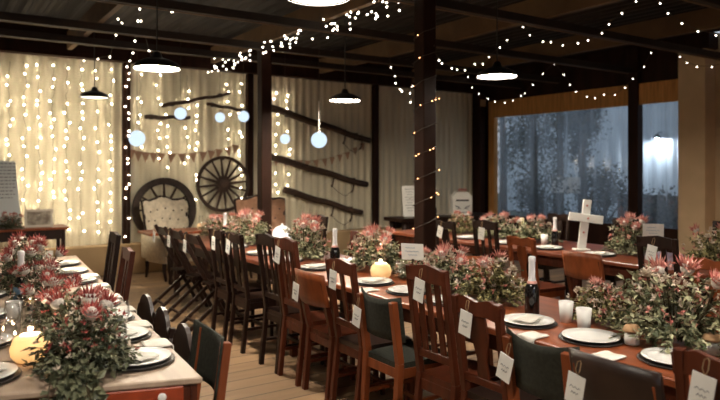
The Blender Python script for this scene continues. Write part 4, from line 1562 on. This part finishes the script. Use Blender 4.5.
for i, (px, d, h, cr, lab) in enumerate(((503, 17.5, 5.8, 1.1, 'dark leafy tree outside, leftmost in the wide window'), (534, 17.0, 5.4, 1.25, 'dark leafy tree outside, left of the pale board'), (560, 19.0, 5.4, 1.0, 'dark leafy tree outside behind the pale board'), (583, 15.0, 4.2, .5, 'slim tree outside just right of the pale board'))):
    x, y = dirpt(px, d)
    tree(x, y, h, cr, 20 + i, lab)
for i, (px, d, h, lab) in enumerate(((606, 14.3, 1.25, 'low shrub outside behind the wide window, right of the cross'), (540, 14.6, 1.2, 'low shrub outside behind the wide window, left of the cross'), (668, 12.2, .85, 'low shrub outside the right-hand window'))):
    x, y = dirpt(px, d)
    tree(x, y, h, .6, 40 + i, lab, .04, -.12, 1800, 'garden_shrub')

# ------------------------------------------------------------------ world, candle light, camera
W = bpy.data.worlds.new('dusk')
SC.world = W
W.use_nodes = True
nt = W.node_tree
nt.nodes.clear()
out = nt.nodes.new('ShaderNodeOutputWorld')
bg = nt.nodes.new('ShaderNodeBackground')
tc = nt.nodes.new('ShaderNodeTexCoord')
sp = nt.nodes.new('ShaderNodeSeparateXYZ')
rp = nt.nodes.new('ShaderNodeValToRGB')
rp.color_ramp.elements[0].position = .0
rp.color_ramp.elements[0].color = (.62, .66, .70, 1)
rp.color_ramp.elements[1].position = .5
rp.color_ramp.elements[1].color = (.40, .50, .64, 1)
nt.links.new(tc.outputs['Generated'], sp.inputs['Vector'])
nt.links.new(sp.outputs['Z'], rp.inputs['Fac'])
nt.links.new(rp.outputs['Color'], bg.inputs['Color'])
bg.inputs['Strength'].default_value = .5
nt.links.new(bg.outputs['Background'], out.inputs['Surface'])


def point(loc, power, col, rad=.02):
    L = bpy.data.lights.new('candle_light', 'POINT')
    L.energy = power
    L.color = col
    L.shadow_soft_size = rad
    o = bpy.data.objects.new('candle_light', L)
    COL.objects.link(o)
    o.location = loc


for p, e in ((V((2.88, 4.03, TZ + .105)), 3.2), (V((.36, 3.15, TZ + .105)), 3.2), (V((3.14, 8.72, TZ + .06)), .4), (onT(282, 248) + V((0, 0, .08)), .7)):
    point(p, e, (1, .80, .55) if p.y < 5 else (1, .97, .92), .012)

cam = bpy.data.cameras.new('camera')
cam.sensor_width = 36
cam.lens = FPX / 720 * 36
cam.shift_y = -(200 - HOR) / 720
cam.dof.use_dof = True
cam.dof.focus_distance = 3.8
cam.dof.aperture_fstop = 2.0
cam.clip_start = .02
co = bpy.data.objects.new('camera', cam)
COL.objects.link(co)
co.location = (0, 0, CAMH)
co.rotation_euler = (PI / 2, 0, -YAW)
SC.camera = co
SC.view_settings.view_transform = 'Standard'
SC.view_settings.look = 'None'
SC.view_settings.gamma = 1
SC.view_settings.use_curve_mapping = False
SC.view_settings.exposure = 1.1
SC.cycles.use_denoising = True
SC.cycles.max_bounces = 8
SC.cycles.transparent_max_bounces = 12
SC.cycles.sample_clamp_indirect = 3.0
